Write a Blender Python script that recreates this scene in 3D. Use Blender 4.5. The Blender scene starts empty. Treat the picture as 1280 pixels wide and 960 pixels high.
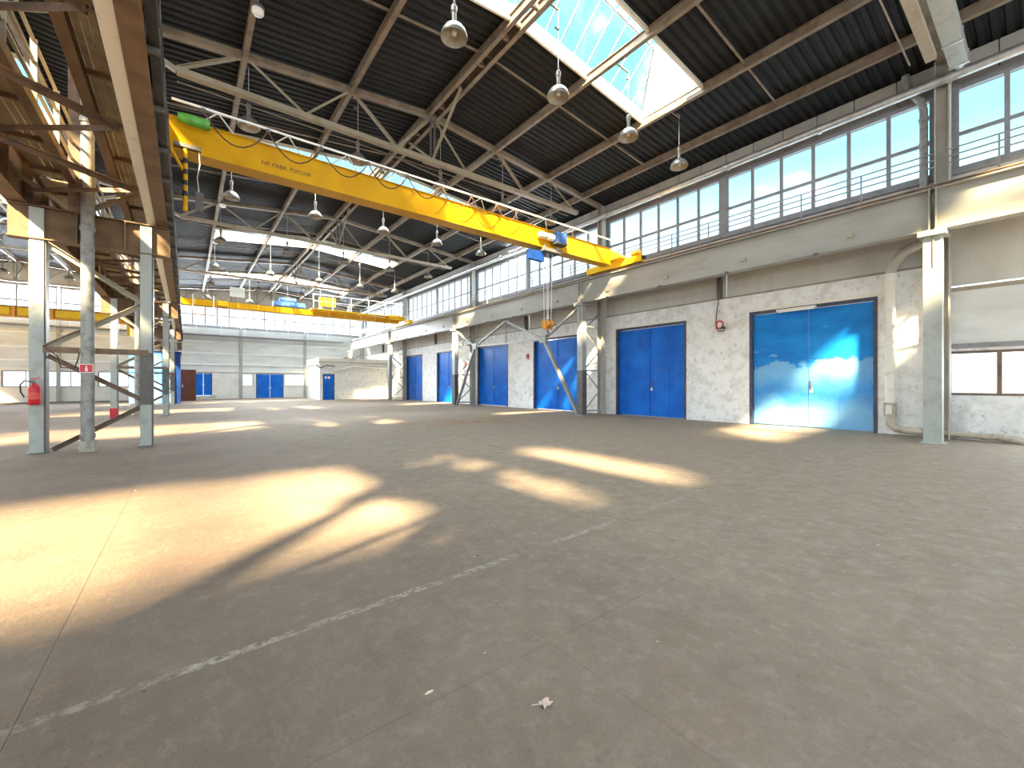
import bpy, math, random
from mathutils import Vector, Matrix
random.seed(7)
S = bpy.context.scene
C = S.collection

# ------------------------------------------------------------------ camera
F_PX, OFF = 526.0, 407.0                      # focal length and vanishing-point offset in px of the 1280 px frame
cam = bpy.data.cameras.new('camera'); cam.sensor_width = 36.0; cam.lens = F_PX / 1280 * 36
cam.clip_start = 0.05; cam.clip_end = 500
camo = bpy.data.objects.new('camera', cam); C.objects.link(camo)
camo.location = (0, 0, 1.5); camo.rotation_euler = (math.pi / 2, 0, -math.atan2(OFF, F_PX))
S.camera = camo

# ------------------------------------------------------------------ sky, sun, daylight, exposure
S.view_settings.view_transform = 'Standard'; S.view_settings.look = 'None'
S.view_settings.exposure = 1.16; S.view_settings.gamma = 1.0; S.view_settings.use_curve_mapping = False
S.cycles.use_denoising = True
S.cycles.max_bounces = 8; S.cycles.diffuse_bounces = 5; S.cycles.glossy_bounces = 3
S.cycles.transparent_max_bounces = 16; S.cycles.transmission_bounces = 4
S.cycles.caustics_reflective = False; S.cycles.caustics_refractive = False
S.cycles.sample_clamp_indirect = 6.0

W = bpy.data.worlds.new('sky'); S.world = W; W.use_nodes = True
wn = W.node_tree.nodes; wl = W.node_tree.links; wn.clear()
wo = wn.new('ShaderNodeOutputWorld'); wb = wn.new('ShaderNodeBackground'); wt = wn.new('ShaderNodeTexCoord')
ws = wn.new('ShaderNodeSeparateXYZ'); wr = wn.new('ShaderNodeValToRGB')
wl.new(wt.outputs['Generated'], ws.inputs[0]); wl.new(ws.outputs['Z'], wr.inputs[0])
wl.new(wr.outputs[0], wb.inputs[0]); wl.new(wb.outputs[0], wo.inputs[0])
cr = wr.color_ramp
cr.elements[0].position = 0.0; cr.elements[0].color = (0.80, 0.93, 1.0, 1)
cr.elements[1].position = 0.80; cr.elements[1].color = (0.11, 0.45, 0.66, 1)
e = cr.elements.new(0.22); e.color = (0.74, 0.93, 1.0, 1)
e = cr.elements.new(0.40); e.color = (0.23, 0.62, 0.85, 1)
e = cr.elements.new(0.60); e.color = (0.17, 0.56, 0.78, 1)
wb.inputs['Strength'].default_value = 1.30

SUN = Vector((0.96, 0.88, -1.0)).normalized()
sl = bpy.data.lights.new('sun', 'SUN'); sl.energy = 27.0; sl.color = (1.0, 0.75, 0.43); sl.angle = math.radians(3.2)
so = bpy.data.objects.new('sun', sl); C.objects.link(so)
so.rotation_euler = SUN.to_track_quat('-Z', 'Y').to_euler(); so.location = (-20, -20, 40)

def daylight(name, loc, d, sx, sy, watts, col=(0.86, 0.93, 1.0)):
    """soft sky light entering through one band of glazing"""
    a = bpy.data.lights.new(name, 'AREA'); a.shape = 'RECTANGLE'; a.size = sx; a.size_y = sy; a.energy = watts; a.color = col
    o = bpy.data.objects.new(name, a); C.objects.link(o); o.location = loc
    o.rotation_euler = Vector(d).to_track_quat('-Z', 'Y').to_euler()
WARM = (1.0, 0.985, 0.96)
K = 0.80
YB = [-10.1, 1.9, 13.9, 25.9, 37.9, 49.9]       # structural grid along the hall, 12 m bays
for i in range(5):
    yc = YB[i] + 6
    daylight('daylight_skylight', (7.06, yc, 12.6), (0, 0, -1), 11.4, 2.2, 900 * K * (.8, .7, .9, 1.5, 2.2)[i], WARM)
    if i < 4: daylight('daylight_skylight', (-10.0, yc, 12.6), (0, 0, -1), 12.4, 2.2, 900 * K * (.8, .7, .9, 1.5, 2.2)[i], WARM)
daylight('daylight_clerestory', (17.3, 21, 8.5), (-1, 0, -0.35), 2.1, 60, 12000 * K)
daylight('daylight_clerestory', (-20.4, 21, 8.5), (1, 0, -0.35), 2.1, 60, 9000 * K)
daylight('daylight_or_fill_gable', (-1.7, 52.7, 8.5), (0, -1, -0.3), 34, 2.2, 11000 * K)
daylight('daylight_or_fill_gable', (-1.7, -10.9, 6.0), (0, 1, -0.15), 34, 7.0, 1600 * K)  # added fill light behind the viewer, through made-up windows of the near gable
daylight('daylight_low_window', (17.25, -1.4, 1.8), (-1, 0, -.1), 1.2, 6.4, 1500 * K)

# ------------------------------------------------------------------ mesh helpers
class MB:
    def __init__(s): s.v = []; s.f = []; s.sm = []
    def add(s, vs, fs, smooth=False):
        n = len(s.v); s.v += [tuple(p) for p in vs]; s.f += [tuple(i + n for i in f) for f in fs]; s.sm += [smooth] * len(fs); return s
    def box(s, x0, x1, y0, y1, z0, z1):
        return s.add([(x0,y0,z0),(x1,y0,z0),(x1,y1,z0),(x0,y1,z0),(x0,y0,z1),(x1,y0,z1),(x1,y1,z1),(x0,y1,z1)],
                     [(3,2,1,0),(4,5,6,7),(0,1,5,4),(1,2,6,5),(2,3,7,6),(3,0,4,7)])
    def bar(s, p, q, w, h, up=(0, 0, 1)):
        p = Vector(p); q = Vector(q); d = (q - p).normalized(); up = Vector(up)
        if abs(d.dot(up)) > .98: up = Vector((1, 0, 0))
        a = d.cross(up).normalized() * w / 2; b = a.cross(d).normalized() * h / 2
        return s.add([p-a-b, p+a-b, p+a+b, p-a+b, q-a-b, q+a-b, q+a+b, q-a+b],
                     [(0,1,2,3),(7,6,5,4),(4,5,1,0),(5,6,2,1),(6,7,3,2),(7,4,0,3)])
    def angle(s, p, q, w, t=.012, up=(0, 0, 1)):
        """L-section between two points"""
        p = Vector(p); q = Vector(q); d = (q - p).normalized(); up = Vector(up)
        if abs(d.dot(up)) > .98: up = Vector((1, 0, 0))
        a = d.cross(up).normalized(); b = a.cross(d).normalized()
        s.bar(p + b * w / 2, q + b * w / 2, w, t, up); s.bar(p - a * w / 2, q - a * w / 2, t, w, up); return s
    def tube(s, pts, r, n=8, cap=True):
        pts = [Vector(p) for p in pts]; rs = r if isinstance(r, (list, tuple)) else [r] * len(pts)
        vs = []; fs = []; a = None
        for i, p in enumerate(pts):
            d = (pts[min(i + 1, len(pts) - 1)] - pts[max(i - 1, 0)])
            d = d.normalized() if d.length > 1e-9 else Vector((0, 0, 1))
            if a is None: a = d.orthogonal().normalized()
            else:
                a = (a - d * a.dot(d)); a = a.normalized() if a.length > 1e-6 else d.orthogonal().normalized()
            b = d.cross(a)
            for k in range(n):
                t = 2 * math.pi * k / n; vs.append(p + (a * math.cos(t) + b * math.sin(t)) * rs[i])
        m = len(pts)
        for i in range(m - 1):
            for k in range(n):
                k2 = (k + 1) % n; fs.append((i*n+k, i*n+k2, (i+1)*n+k2, (i+1)*n+k))
        s.add(vs, fs, True)
        if cap: s.add(vs[:n], [tuple(range(n))[::-1]]); s.add(vs[-n:], [tuple(range(n))])
        return s
    def lathe(s, prof, c=(0, 0, 0), n=20):
        """profile [(r, z)] turned about the vertical through c"""
        vs = []; fs = []
        for r, z in prof:
            for k in range(n):
                t = 2 * math.pi * k / n; vs.append((c[0] + r * math.cos(t), c[1] + r * math.sin(t), c[2] + z))
        for i in range(len(prof) - 1):
            for k in range(n):
                k2 = (k + 1) % n; fs.append((i*n+k, i*n+k2, (i+1)*n+k2, (i+1)*n+k))
        return s.add(vs, fs, True)
    def prism(s, poly, axis, a0, a1):
        """closed 2-d polygon extruded along axis; the polygon is (u, v): x-> (y, z), y-> (x, z), z-> (x, y)"""
        def P(u, v, a): return {'x': (a, u, v), 'y': (u, a, v), 'z': (u, v, a)}[axis]
        n = len(poly); vs = [P(u, v, a0) for u, v in poly] + [P(u, v, a1) for u, v in poly]
        fs = [(i, (i+1) % n, (i+1) % n + n, i + n) for i in range(n)] + [tuple(range(n))[::-1], tuple(range(n, 2*n))]
        return s.add(vs, fs)
    def ibeam(s, axis, a0, a1, c, z0, z1, w, t=.02, tf=.03):
        poly = [(c-w/2,z0),(c+w/2,z0),(c+w/2,z0+tf),(c+t/2,z0+tf),(c+t/2,z1-tf),(c+w/2,z1-tf),(c+w/2,z1),(c-w/2,z1),(c-w/2,z1-tf),(c-t/2,z1-tf),(c-t/2,z0+tf),(c-w/2,z0+tf)]
        return s.prism(poly, axis, a0, a1)
    def mesh(s, name, off=(0, 0, 0)):
        m = bpy.data.meshes.new(name)
        m.from_pydata([(x-off[0], y-off[1], z-off[2]) for x, y, z in s.v], [], s.f); m.update()
        if any(s.sm): m.polygons.foreach_set('use_smooth', s.sm)
        return m
    def build(s, name, mat, parent=None):
        off = OFFS.get(parent.name, (0, 0, 0)) if parent else (0, 0, 0)
        m = s.mesh(name, off); m.materials.append(M[mat])
        o = bpy.data.objects.new(name, m); C.objects.link(o)
        if parent: o.parent = parent
        OFFS[o.name] = off
        return o
OFFS = {}
def tag(o, label, cat, group=None, kind=None):
    o['label'] = label; o['category'] = cat
    if group: o['group'] = group
    if kind: o['kind'] = kind
    return o
def thing(name, loc, label, cat, group=None, kind=None):
    o = bpy.data.objects.new(name, None); o.empty_display_size = .2; C.objects.link(o); o.location = loc; OFFS[o.name] = tuple(loc)
    return tag(o, label, cat, group, kind)
def copy_tree(o, parent=None, loc=None):
    c = o.copy(); C.objects.link(c); c.parent = parent
    if loc: c.location = loc
    for ch in o.children: copy_tree(ch, c)
    return c
def inst(src, name, loc, parent):
    """one more piece sharing src's mesh"""
    o = bpy.data.objects.new(name, src.data); C.objects.link(o); o.parent = parent; o.location = loc; return o
ORD = ['nearest', 'second', 'third', 'fourth', 'fifth', 'sixth', 'seventh']

# ------------------------------------------------------------------ materials
M = {}
def mat(name, col, rough=.6, metal=0., col2=None, scale=3., lo=.42, hi=.62, stretch=(1, 1, 1), detail=6., bump=0., bscale=40., col3=None, scale3=.6, lo3=.5, hi3=.7):
    m = bpy.data.materials.new(name); m.use_nodes = True; nt = m.node_tree; N = nt.nodes; L = nt.links
    b = N['Principled BSDF']; b.inputs['Roughness'].default_value = rough; b.inputs['Metallic'].default_value = metal
    b.inputs['Base Color'].default_value = (*col, 1); M[name] = m
    geo = N.new('ShaderNodeNewGeometry')
    def nz(sc, st, det):
        mp = N.new('ShaderNodeMapping'); mp.inputs['Scale'].default_value = st; L.new(geo.outputs['Position'], mp.inputs[0])
        t = N.new('ShaderNodeTexNoise'); t.inputs['Scale'].default_value = sc; t.inputs['Detail'].default_value = det; t.inputs['Roughness'].default_value = .62
        L.new(mp.outputs[0], t.inputs['Vector']); return t
    def mixc(a, bcol, fac):
        x = N.new('ShaderNodeMix'); x.data_type = 'RGBA'; L.new(fac, x.inputs[0])
        if isinstance(a, tuple): x.inputs[6].default_value = (*a, 1)
        else: L.new(a, x.inputs[6])
        x.inputs[7].default_value = (*bcol, 1); return x.outputs[2]
    def ramp(src, l, h):
        r = N.new('ShaderNodeMapRange'); r.inputs[1].default_value = l; r.inputs[2].default_value = h; L.new(src, r.inputs[0]); return r.outputs[0]
    cur = col
    if col2: cur = mixc(cur, col2, ramp(nz(scale, stretch, detail).outputs[0], lo, hi))
    if col3: cur = mixc(cur, col3, ramp(nz(scale3, stretch, detail).outputs[0], lo3, hi3))
    if not isinstance(cur, tuple): L.new(cur, b.inputs['Base Color'])
    if bump:
        bp = N.new('ShaderNodeBump'); bp.inputs['Strength'].default_value = bump; bp.inputs['Distance'].default_value = .02
        L.new(nz(bscale, (1, 1, 1), 4).outputs[0], bp.inputs['Height']); L.new(bp.outputs[0], b.inputs['Normal'])
    m['cur'] = 0
    return m
mat('plaster', (.84, .85, .86), .85, col2=(.66, .66, .65), scale=3.2, lo=.46, hi=.66, bump=.35, bscale=14, col3=(.38, .36, .33), scale3=8, lo3=.60, hi3=.74)
mat('plaster_clean', (.80, .80, .78), .8, col2=(.68, .67, .64), scale=1.1, lo=.45, hi=.75)
mat('sheet_wall', (.62, .61, .57), .55, col2=(.50, .48, .44), scale=1.2, lo=.40, hi=.75, stretch=(1, 1, .4))
mat('sheet_white', (.68, .70, .70), .42, col2=(.54, .555, .55), scale=1.5, lo=.42, hi=.72, stretch=(.4, .4, 1.5))
mat('panel_grey', (.44, .42, .38), .6, col2=(.36, .34, .30), scale=1.5, lo=.4, hi=.7)
mat('roof', (.016, .017, .019), .6, col2=(.022, .0215, .020), scale=1.4, lo=.45, hi=.7)
mat('roof_top', (.12, .12, .12), .9)
mat('steel_brown', (.23, .18, .125), .6, col2=(.15, .105, .07), scale=2.3, lo=.45, hi=.65, bump=.1)
mat('row_brown', (.18, .108, .052), .6, col2=(.11, .062, .03), scale=2.3, lo=.42, hi=.65, bump=.1)
mat('steel_beige', (.33, .29, .22), .55, col2=(.23, .185, .125), scale=2.0, lo=.50, hi=.72)
mat('steel_grey', (.37, .40, .38), .45, col2=(.27, .275, .25), scale=2.6, lo=.52, hi=.72, col3=(.50, .51, .48), scale3=7, lo3=.62, hi3=.72)
mat('steel_dark', (.10, .095, .09), .5, col2=(.17, .15, .13), scale=4, lo=.5, hi=.7)
mat('steel_rust', (.24, .15, .10), .7, col2=(.13, .10, .08), scale=5, lo=.4, hi=.65)
mat('beam_cream', (.33, .325, .30), .45, col2=(.27, .26, .225), scale=1.1, lo=.45, hi=.7, stretch=(1, .5, 2))
mat('galvanised', (.62, .63, .64), .32, .6, col2=(.46, .46, .46), scale=5, lo=.4, hi=.7)
mat('pipe_white', (.78, .76, .70), .5, col2=(.55, .50, .42), scale=4, lo=.58, hi=.75)
mat('pipe_old', (.52, .46, .38), .55, col2=(.30, .23, .16), scale=4, lo=.45, hi=.65)
mat('brace_grey', (.30, .31, .30), .45, col2=(.20, .195, .18), scale=2.5, lo=.45, hi=.7)
mat('pipe_grey', (.30, .30, .29), .45, .2, col2=(.19, .18, .17), scale=6, lo=.45, hi=.65)
mat('frame_grey', (.27, .27, .29), .5, col2=(.20, .19, .20), scale=4, lo=.5, hi=.7)
mat('curb_cream', (.78, .72, .60), .6, col2=(.55, .46, .34), scale=5, lo=.58, hi=.72)
mat('blue', (.003, .115, .56), .36, col2=(.005, .18, .74), scale=1.2, lo=.4, hi=.7, col3=(.12, .17, .30), scale3=3.4, lo3=.66, hi3=.80)
mat('blue_worn_sunlit', (.006, .19, .64), .36, col2=(.012, .30, .80), scale=1.0, lo=.38, hi=.66, col3=(.46, .62, .72), scale3=1.7, lo3=.66, hi3=.80, stretch=(1, .6, 1.6))
def worn_sunlit(m):                                     # worn pale paint with the sun patch painted in, lower half of nearest gate
    N = m.node_tree.nodes; L = m.node_tree.links; b = N['Principled BSDF']; src = b.inputs['Base Color'].links[0].from_socket
    g = N.new('ShaderNodeNewGeometry'); sp = N.new('ShaderNodeSeparateXYZ'); L.new(g.outputs['Position'], sp.inputs[0])
    n = N.new('ShaderNodeTexNoise'); n.inputs['Scale'].default_value = 1.1; n.inputs['Detail'].default_value = 7; n.inputs['Roughness'].default_value = .65; L.new(g.outputs['Position'], n.inputs['Vector'])
    a = N.new('ShaderNodeMath'); a.operation = 'MULTIPLY_ADD'; a.inputs[1].default_value = 1.5; L.new(n.outputs[0], a.inputs[0]); L.new(sp.outputs[2], a.inputs[2])
    r = N.new('ShaderNodeValToRGB'); c = r.color_ramp; c.elements[0].position = 0; c.elements[0].color = (.50,) * 3 + (1,); c.elements[1].position = 1; c.elements[1].color = (0, 0, 0, 1)
    for p, v in ((.30, .62), (.47, .12), (.56, .22), (.66, .50), (.745, .48), (.765, 0)):
        e = c.elements.new(p); e.color = (v, v, v, 1)
    d = N.new('ShaderNodeMath'); d.operation = 'DIVIDE'; d.inputs[1].default_value = 4.0; L.new(a.outputs[0], d.inputs[0]); L.new(d.outputs[0], r.inputs[0])
    x = N.new('ShaderNodeMix'); x.data_type = 'RGBA'; L.new(r.outputs[0], x.inputs[0]); L.new(src, x.inputs[6]); x.inputs[7].default_value = (.34, .64, .84, 1)
    L.new(x.outputs[2], b.inputs['Base Color'])
worn_sunlit(M['blue_worn_sunlit'])
mat('blue_dark', (.008, .045, .22), .4, col2=(.01, .03, .13), scale=3)
mat('blue_light', (.10, .36, .78), .4, col2=(.20, .50, .86), scale=.9, lo=.35, hi=.65)
mat('navy_frame', (.03, .05, .11), .5, col2=(.08, .08, .10), scale=4)
mat('yellow', (.62, .33, .005), .38, col2=(.52, .25, .004), scale=1.5, lo=.45, hi=.75)
mat('yellow_bright', (.88, .56, .02), .4, col2=(.72, .40, .02), scale=2.5, lo=.5, hi=.75)
mat('orange', (.80, .33, .015), .4, col2=(.62, .22, .01), scale=6)
mat('black', (.012, .012, .012), .5, col2=(.03, .03, .03), scale=8)
mat('black_paint', (.05, .035, .02), .6, col2=(.03, .02, .01), scale=30)
mat('white', (.82, .82, .80), .45, col2=(.70, .70, .68), scale=6, lo=.5, hi=.7)
mat('green', (.10, .36, .05), .4, col2=(.06, .24, .04), scale=8)
mat('motor_blue', (.035, .11, .36), .35, col2=(.10, .22, .50), scale=6)
mat('silver', (.58, .59, .62), .3, .5, col2=(.44, .45, .48), scale=8)
mat('red', (.62, .015, .03), .35, col2=(.48, .01, .02), scale=9)
mat('red_pale', (.70, .12, .08), .5, col2=(.55, .06, .04), scale=30)
mat('brown_door', (.15, .035, .008), .5, col2=(.10, .022, .006), scale=5)
mat('concrete', (.42, .41, .38), .9, col2=(.32, .30, .27), scale=3, bump=.2)
mat('joint', (.07, .06, .05), .95, col2=(.10, .09, .075), scale=5)
mat('rope', (.72, .72, .70), .4, .4)
mat('cable', (.10, .045, .02), .6)
mat('lamp_metal', (.28, .27, .25), .4, .5, col2=(.17, .155, .13), scale=9, lo=.45, hi=.7)
mat('lamp_inner', (.46, .41, .33), .4, .2, col2=(.31, .26, .20), scale=6, lo=.4, hi=.7)
mat('bulb', (.80, .77, .70), .25)
mat('deck', (.34, .27, .17), .6, col2=(.22, .16, .09), scale=3, lo=.45, hi=.7)
for k_ in ('blue', 'blue_worn_sunlit', 'blue_dark', 'yellow', 'yellow_bright', 'roof', 'beam_cream', 'plaster', 'sheet_wall'): M[k_].node_tree.nodes['Principled BSDF'].inputs['Specular IOR Level'].default_value = .2
mat('leaf', (.62, .48, .42), .8, col2=(.50, .35, .28), scale=40)
mat('debris', (.72, .68, .55), .8, col2=(.55, .50, .38), scale=60)
mat('kerb_dirt', (.30, .26, .20), .95, col2=(.44, .41, .36), scale=6, bump=.4)
# glass
def glass(name, fac, tint):
    m = bpy.data.materials.new(name); m.use_nodes = True; N = m.node_tree.nodes; L = m.node_tree.links; N.clear()
    o = N.new('ShaderNodeOutputMaterial'); x = N.new('ShaderNodeMixShader'); t = N.new('ShaderNodeBsdfTransparent'); g = N.new('ShaderNodeBsdfGlossy')
    geo = N.new('ShaderNodeNewGeometry'); nz = N.new('ShaderNodeTexNoise'); nz.inputs['Scale'].default_value = 1.6; L.new(geo.outputs['Position'], nz.inputs['Vector'])
    mr = N.new('ShaderNodeMapRange'); mr.inputs[1].default_value = .3; mr.inputs[2].default_value = .7; mr.inputs[3].default_value = fac * .9; mr.inputs[4].default_value = fac * 1.1
    L.new(nz.outputs[0], mr.inputs[0]); L.new(mr.outputs[0], x.inputs[0])
    t.inputs[0].default_value = (*tint, 1); g.inputs['Roughness'].default_value = .08
    L.new(t.outputs[0], x.inputs[1]); L.new(g.outputs[0], x.inputs[2]); L.new(x.outputs[0], o.inputs[0]); M[name] = m
glass('glass', .05, (.97, .985, .99))
glass('skylight_glass', .04, (.96, .985, .99))
# dusty glass of the low windows: part of the light is scattered
m = bpy.data.materials.new('frosted'); m.use_nodes = True; N = m.node_tree.nodes; L = m.node_tree.links; N.clear()
o_ = N.new('ShaderNodeOutputMaterial'); x_ = N.new('ShaderNodeMixShader'); t_ = N.new('ShaderNodeBsdfTransparent'); d_ = N.new('ShaderNodeBsdfTranslucent')
nz_ = N.new('ShaderNodeTexNoise'); nz_.inputs['Scale'].default_value = 3; g_ = N.new('ShaderNodeNewGeometry'); L.new(g_.outputs['Position'], nz_.inputs['Vector'])
mr_ = N.new('ShaderNodeMapRange'); mr_.inputs[3].default_value = .05; mr_.inputs[4].default_value = .25; L.new(nz_.outputs[0], mr_.inputs[0]); L.new(mr_.outputs[0], x_.inputs[0])
d_.inputs[0].default_value = (.95, .96, .96, 1); t_.inputs[0].default_value = (.97, .98, .98, 1)
L.new(t_.outputs[0], x_.inputs[1]); L.new(d_.outputs[0], x_.inputs[2]); L.new(x_.outputs[0], o_.inputs[0]); M['frosted'] = m

m = bpy.data.materials.new('fibreglass'); m.use_nodes = True; N = m.node_tree.nodes; L = m.node_tree.links; N.clear()
o_ = N.new('ShaderNodeOutputMaterial'); x_ = N.new('ShaderNodeMixShader'); t_ = N.new('ShaderNodeBsdfTransparent'); d_ = N.new('ShaderNodeBsdfTranslucent')
nz_ = N.new('ShaderNodeTexNoise'); nz_.inputs['Scale'].default_value = 2; g_ = N.new('ShaderNodeNewGeometry'); L.new(g_.outputs['Position'], nz_.inputs['Vector'])
mr_ = N.new('ShaderNodeMapRange'); mr_.inputs[3].default_value = .55; mr_.inputs[4].default_value = .8; L.new(nz_.outputs[0], mr_.inputs[0]); L.new(mr_.outputs[0], x_.inputs[0])
d_.inputs[0].default_value = (.85, .84, .80, 1); t_.inputs[0].default_value = (.9, .93, .93, 1)
L.new(t_.outputs[0], x_.inputs[1]); L.new(d_.outputs[0], x_.inputs[2]); L.new(x_.outputs[0], o_.inputs[0]); M['fibreglass'] = m

# floor: worn concrete, with a faded white stripe, rusty stains
def floor_material():
    m = mat('floor', (.36, .335, .295), .72)
    nt = m.node_tree; N = nt.nodes; L = nt.links; b = N['Principled BSDF']
    geo = N.new('ShaderNodeNewGeometry'); sep = N.new('ShaderNodeSeparateXYZ'); L.new(geo.outputs['Position'], sep.inputs[0])
    def noise(sc, det=6, st=(1, 1, 1), rough=.6, loc=(0, 0, 0)):
        mp = N.new('ShaderNodeMapping'); mp.inputs['Scale'].default_value = st; mp.inputs['Location'].default_value = loc; L.new(geo.outputs['Position'], mp.inputs[0])
        t = N.new('ShaderNodeTexNoise'); t.inputs['Scale'].default_value = sc; t.inputs['Detail'].default_value = det; t.inputs['Roughness'].default_value = rough
        L.new(mp.outputs[0], t.inputs['Vector']); return t.outputs[0]
    def mr(src, a, c, lo=0., hi=1.):
        r = N.new('ShaderNodeMapRange'); r.inputs[1].default_value = a; r.inputs[2].default_value = c; r.inputs[3].default_value = lo; r.inputs[4].default_value = hi; L.new(src, r.inputs[0]); return r.outputs[0]
    def mth(op, a, c):
        x = N.new('ShaderNodeMath'); x.operation = op
        for i, q in enumerate((a, c)):
            if isinstance(q, (int, float)): x.inputs[i].default_value = q
            else: L.new(q, x.inputs[i])
        return x.outputs[0]
    def mix(a, c, fac):
        x = N.new('ShaderNodeMix'); x.data_type = 'RGBA'; L.new(fac, x.inputs[0])
        for i, q in ((6, a), (7, c)):
            if isinstance(q, tuple): x.inputs[i].default_value = (*q, 1)
            else: L.new(q, x.inputs[i])
        return x.outputs[2]
    c = mix((0.184, 0.138, 0.105), (0.145, 0.108, 0.082), mr(noise(.35, 5), .40, .66))
    c = mix(c, (0.236, 0.179, 0.140), mr(noise(5.5, 7, (1, 1, 1), .7), .52, .72, 0, .75))
    c = mix(c, (0.108, 0.078, 0.060), mr(noise(1.3, 8, (1, .35, 1), .7, (3, 9, 0)), .58, .74, 0, .7))
    c = mix(c, (0.194, 0.124, 0.095), mr(noise(.8, 4, (1, 1, 1), .5, (7, 2, 0)), .58, .75, 0, .6))
    c = mix(c, (0.086, 0.063, 0.050), mr(noise(34, 3, (1, 1, 1), .6), .66, .74, 0, .55))
    c = mix(c, (0.245, 0.200, 0.162), mr(noise(11, 6, (1, .30, 1), .75, (2, 2, 0)), .56, .70, 0, .55))
    c = mix(c, (0.094, 0.074, 0.060), mr(noise(7, 7, (.25, 1, 1), .8, (9, 5, 0)), .60, .74, 0, .55))
    c = mix(c, (0.098, 0.078, 0.064), mr(noise(60, 3, (1, 1, 1), .6, (4, 1, 0)), .56, .70, 0, .75))
    # brighter light towards the right-hand side, painted into the floor colour with pale mottling
    light_mask = mth('MULTIPLY', mr(mth('ADD', sep.outputs[0], mth('MULTIPLY', noise(.5, 5, (1, 1, 1), .6, (6, 6, 0)), 3.0)), 1.2, 5.2), mr(noise(3.5, 6, (1, 1, 1), .7, (8, 3, 0)), .25, .65, .45, 1.0))
    c = mix(c, (0.367, 0.306, 0.246), mth('MULTIPLY', light_mask, .72))
    c = mix(c, (0.408, 0.344, 0.289), mth('MULTIPLY', light_mask, mr(noise(9, 6, (1, 1, 1), .75, (1, 7, 0)), .50, .66, 0, .6)))
    c = mix(c, (0.133, 0.107, 0.087), mr(noise(14, 7, (.45, 1, 1), .8, (3, 8, 0)), .58, .72, 0, .65))
    # rusty stain in mid-hall
    dx = mth('MULTIPLY', mth('SUBTRACT', sep.outputs[0], 9.2), .28); dy = mth('MULTIPLY', mth('SUBTRACT', sep.outputs[1], 14.4), .55)
    r2 = mth('ADD', mth('MULTIPLY', dx, dx), mth('MULTIPLY', dy, dy))
    st = mth('MULTIPLY', mr(r2, 1.0, .1), mr(noise(1.2, 5, (1, 1, 1), .6, (1, 4, 0)), .42, .62, 0, .7))
    c = mix(c, (.30, .135, .045), st)
    # faded white stripe running across the hall
    ys = mth('ADD', 2.79, mth('MULTIPLY', sep.outputs[0], .045))
    ds = mth('ABSOLUTE', mth('SUBTRACT', sep.outputs[1], ys), 0)
    line = mth('MULTIPLY', mth('LESS_THAN', ds, .034), mth('MULTIPLY', mr(noise(16, 5, (1, 1, 1), .75), .44, .58), mr(noise(1.4, 3, (1, 1, 1), .5, (5, 0, 0)), .36, .52, 0, .85)))
    line = mth('MULTIPLY', line, mr(sep.outputs[0], 6.5, 4.2))
    c = mix(c, (.40, .372, .32), line)
    b.inputs['Specular IOR Level'].default_value = .12
    L.new(c, b.inputs['Base Color'])
    L.new(mr(noise(2.0, 5), .3, .7, .72, .92), b.inputs['Roughness'])
    bp = N.new('ShaderNodeBump'); bp.inputs['Strength'].default_value = .8; bp.inputs['Distance'].default_value = .012
    h = mth('ADD', noise(28, 5, (1, 1, 1), .7), mth('MULTIPLY', noise(3, 5), 1.5)); L.new(h, bp.inputs['Height']); L.new(bp.outputs[0], b.inputs['Normal'])
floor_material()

XW, XL, YF, YN = 16.7, -20.2, 52.0, -10.1      # right wall, left wall, far gable, near gable
XC = -1.75                                     # middle of the column row between the two halls
def zr(x):                                     # underside of the roof sheets
    return 11.45 - .10 * (abs(x - 7.1) if x > XC else abs(x + 10.6))

# ------------------------------------------------------------------ floor
fl = MB().box(XL - .3, XW + .5, YN - .3, YF + .3, -.30, -.012).build('floor', 'joint')
tag(fl, 'worn grey concrete slab floor of the whole hall', 'floor', kind='structure')
px_, py_ = 2.27, 4.5
sb = None
xs = [1.67 + px_ * k for k in range(-9, 7)]; ys = [1.8 + py_ * k for k in range(-3, 12)]
for x in xs:
    for y in ys:
        x1 = min(x + px_, XW + .3); y1 = min(y + py_, YF + .1)
        if y >= YF: continue
        if sb is None:
            g = .0008
            sb = MB().add([(g,g,-.05),(px_-g,g,-.05),(px_-g,py_-g,-.05),(g,py_-g,-.05),(g,g,-.003),(px_-g,g,-.003),(px_-g,py_-g,-.003),(g,py_-g,-.003),
                           (g+.0005,g+.0005,0),(px_-g-.0005,g+.0005,0),(px_-g-.0005,py_-g-.0005,0),(g+.0005,py_-g-.0005,0)],
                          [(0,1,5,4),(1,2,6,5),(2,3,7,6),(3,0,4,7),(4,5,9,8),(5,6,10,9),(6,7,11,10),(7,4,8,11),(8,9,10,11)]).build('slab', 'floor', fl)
            sb.location = (x, y, 0)
        else: inst(sb, 'slab', (x, y, 0), fl)

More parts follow.
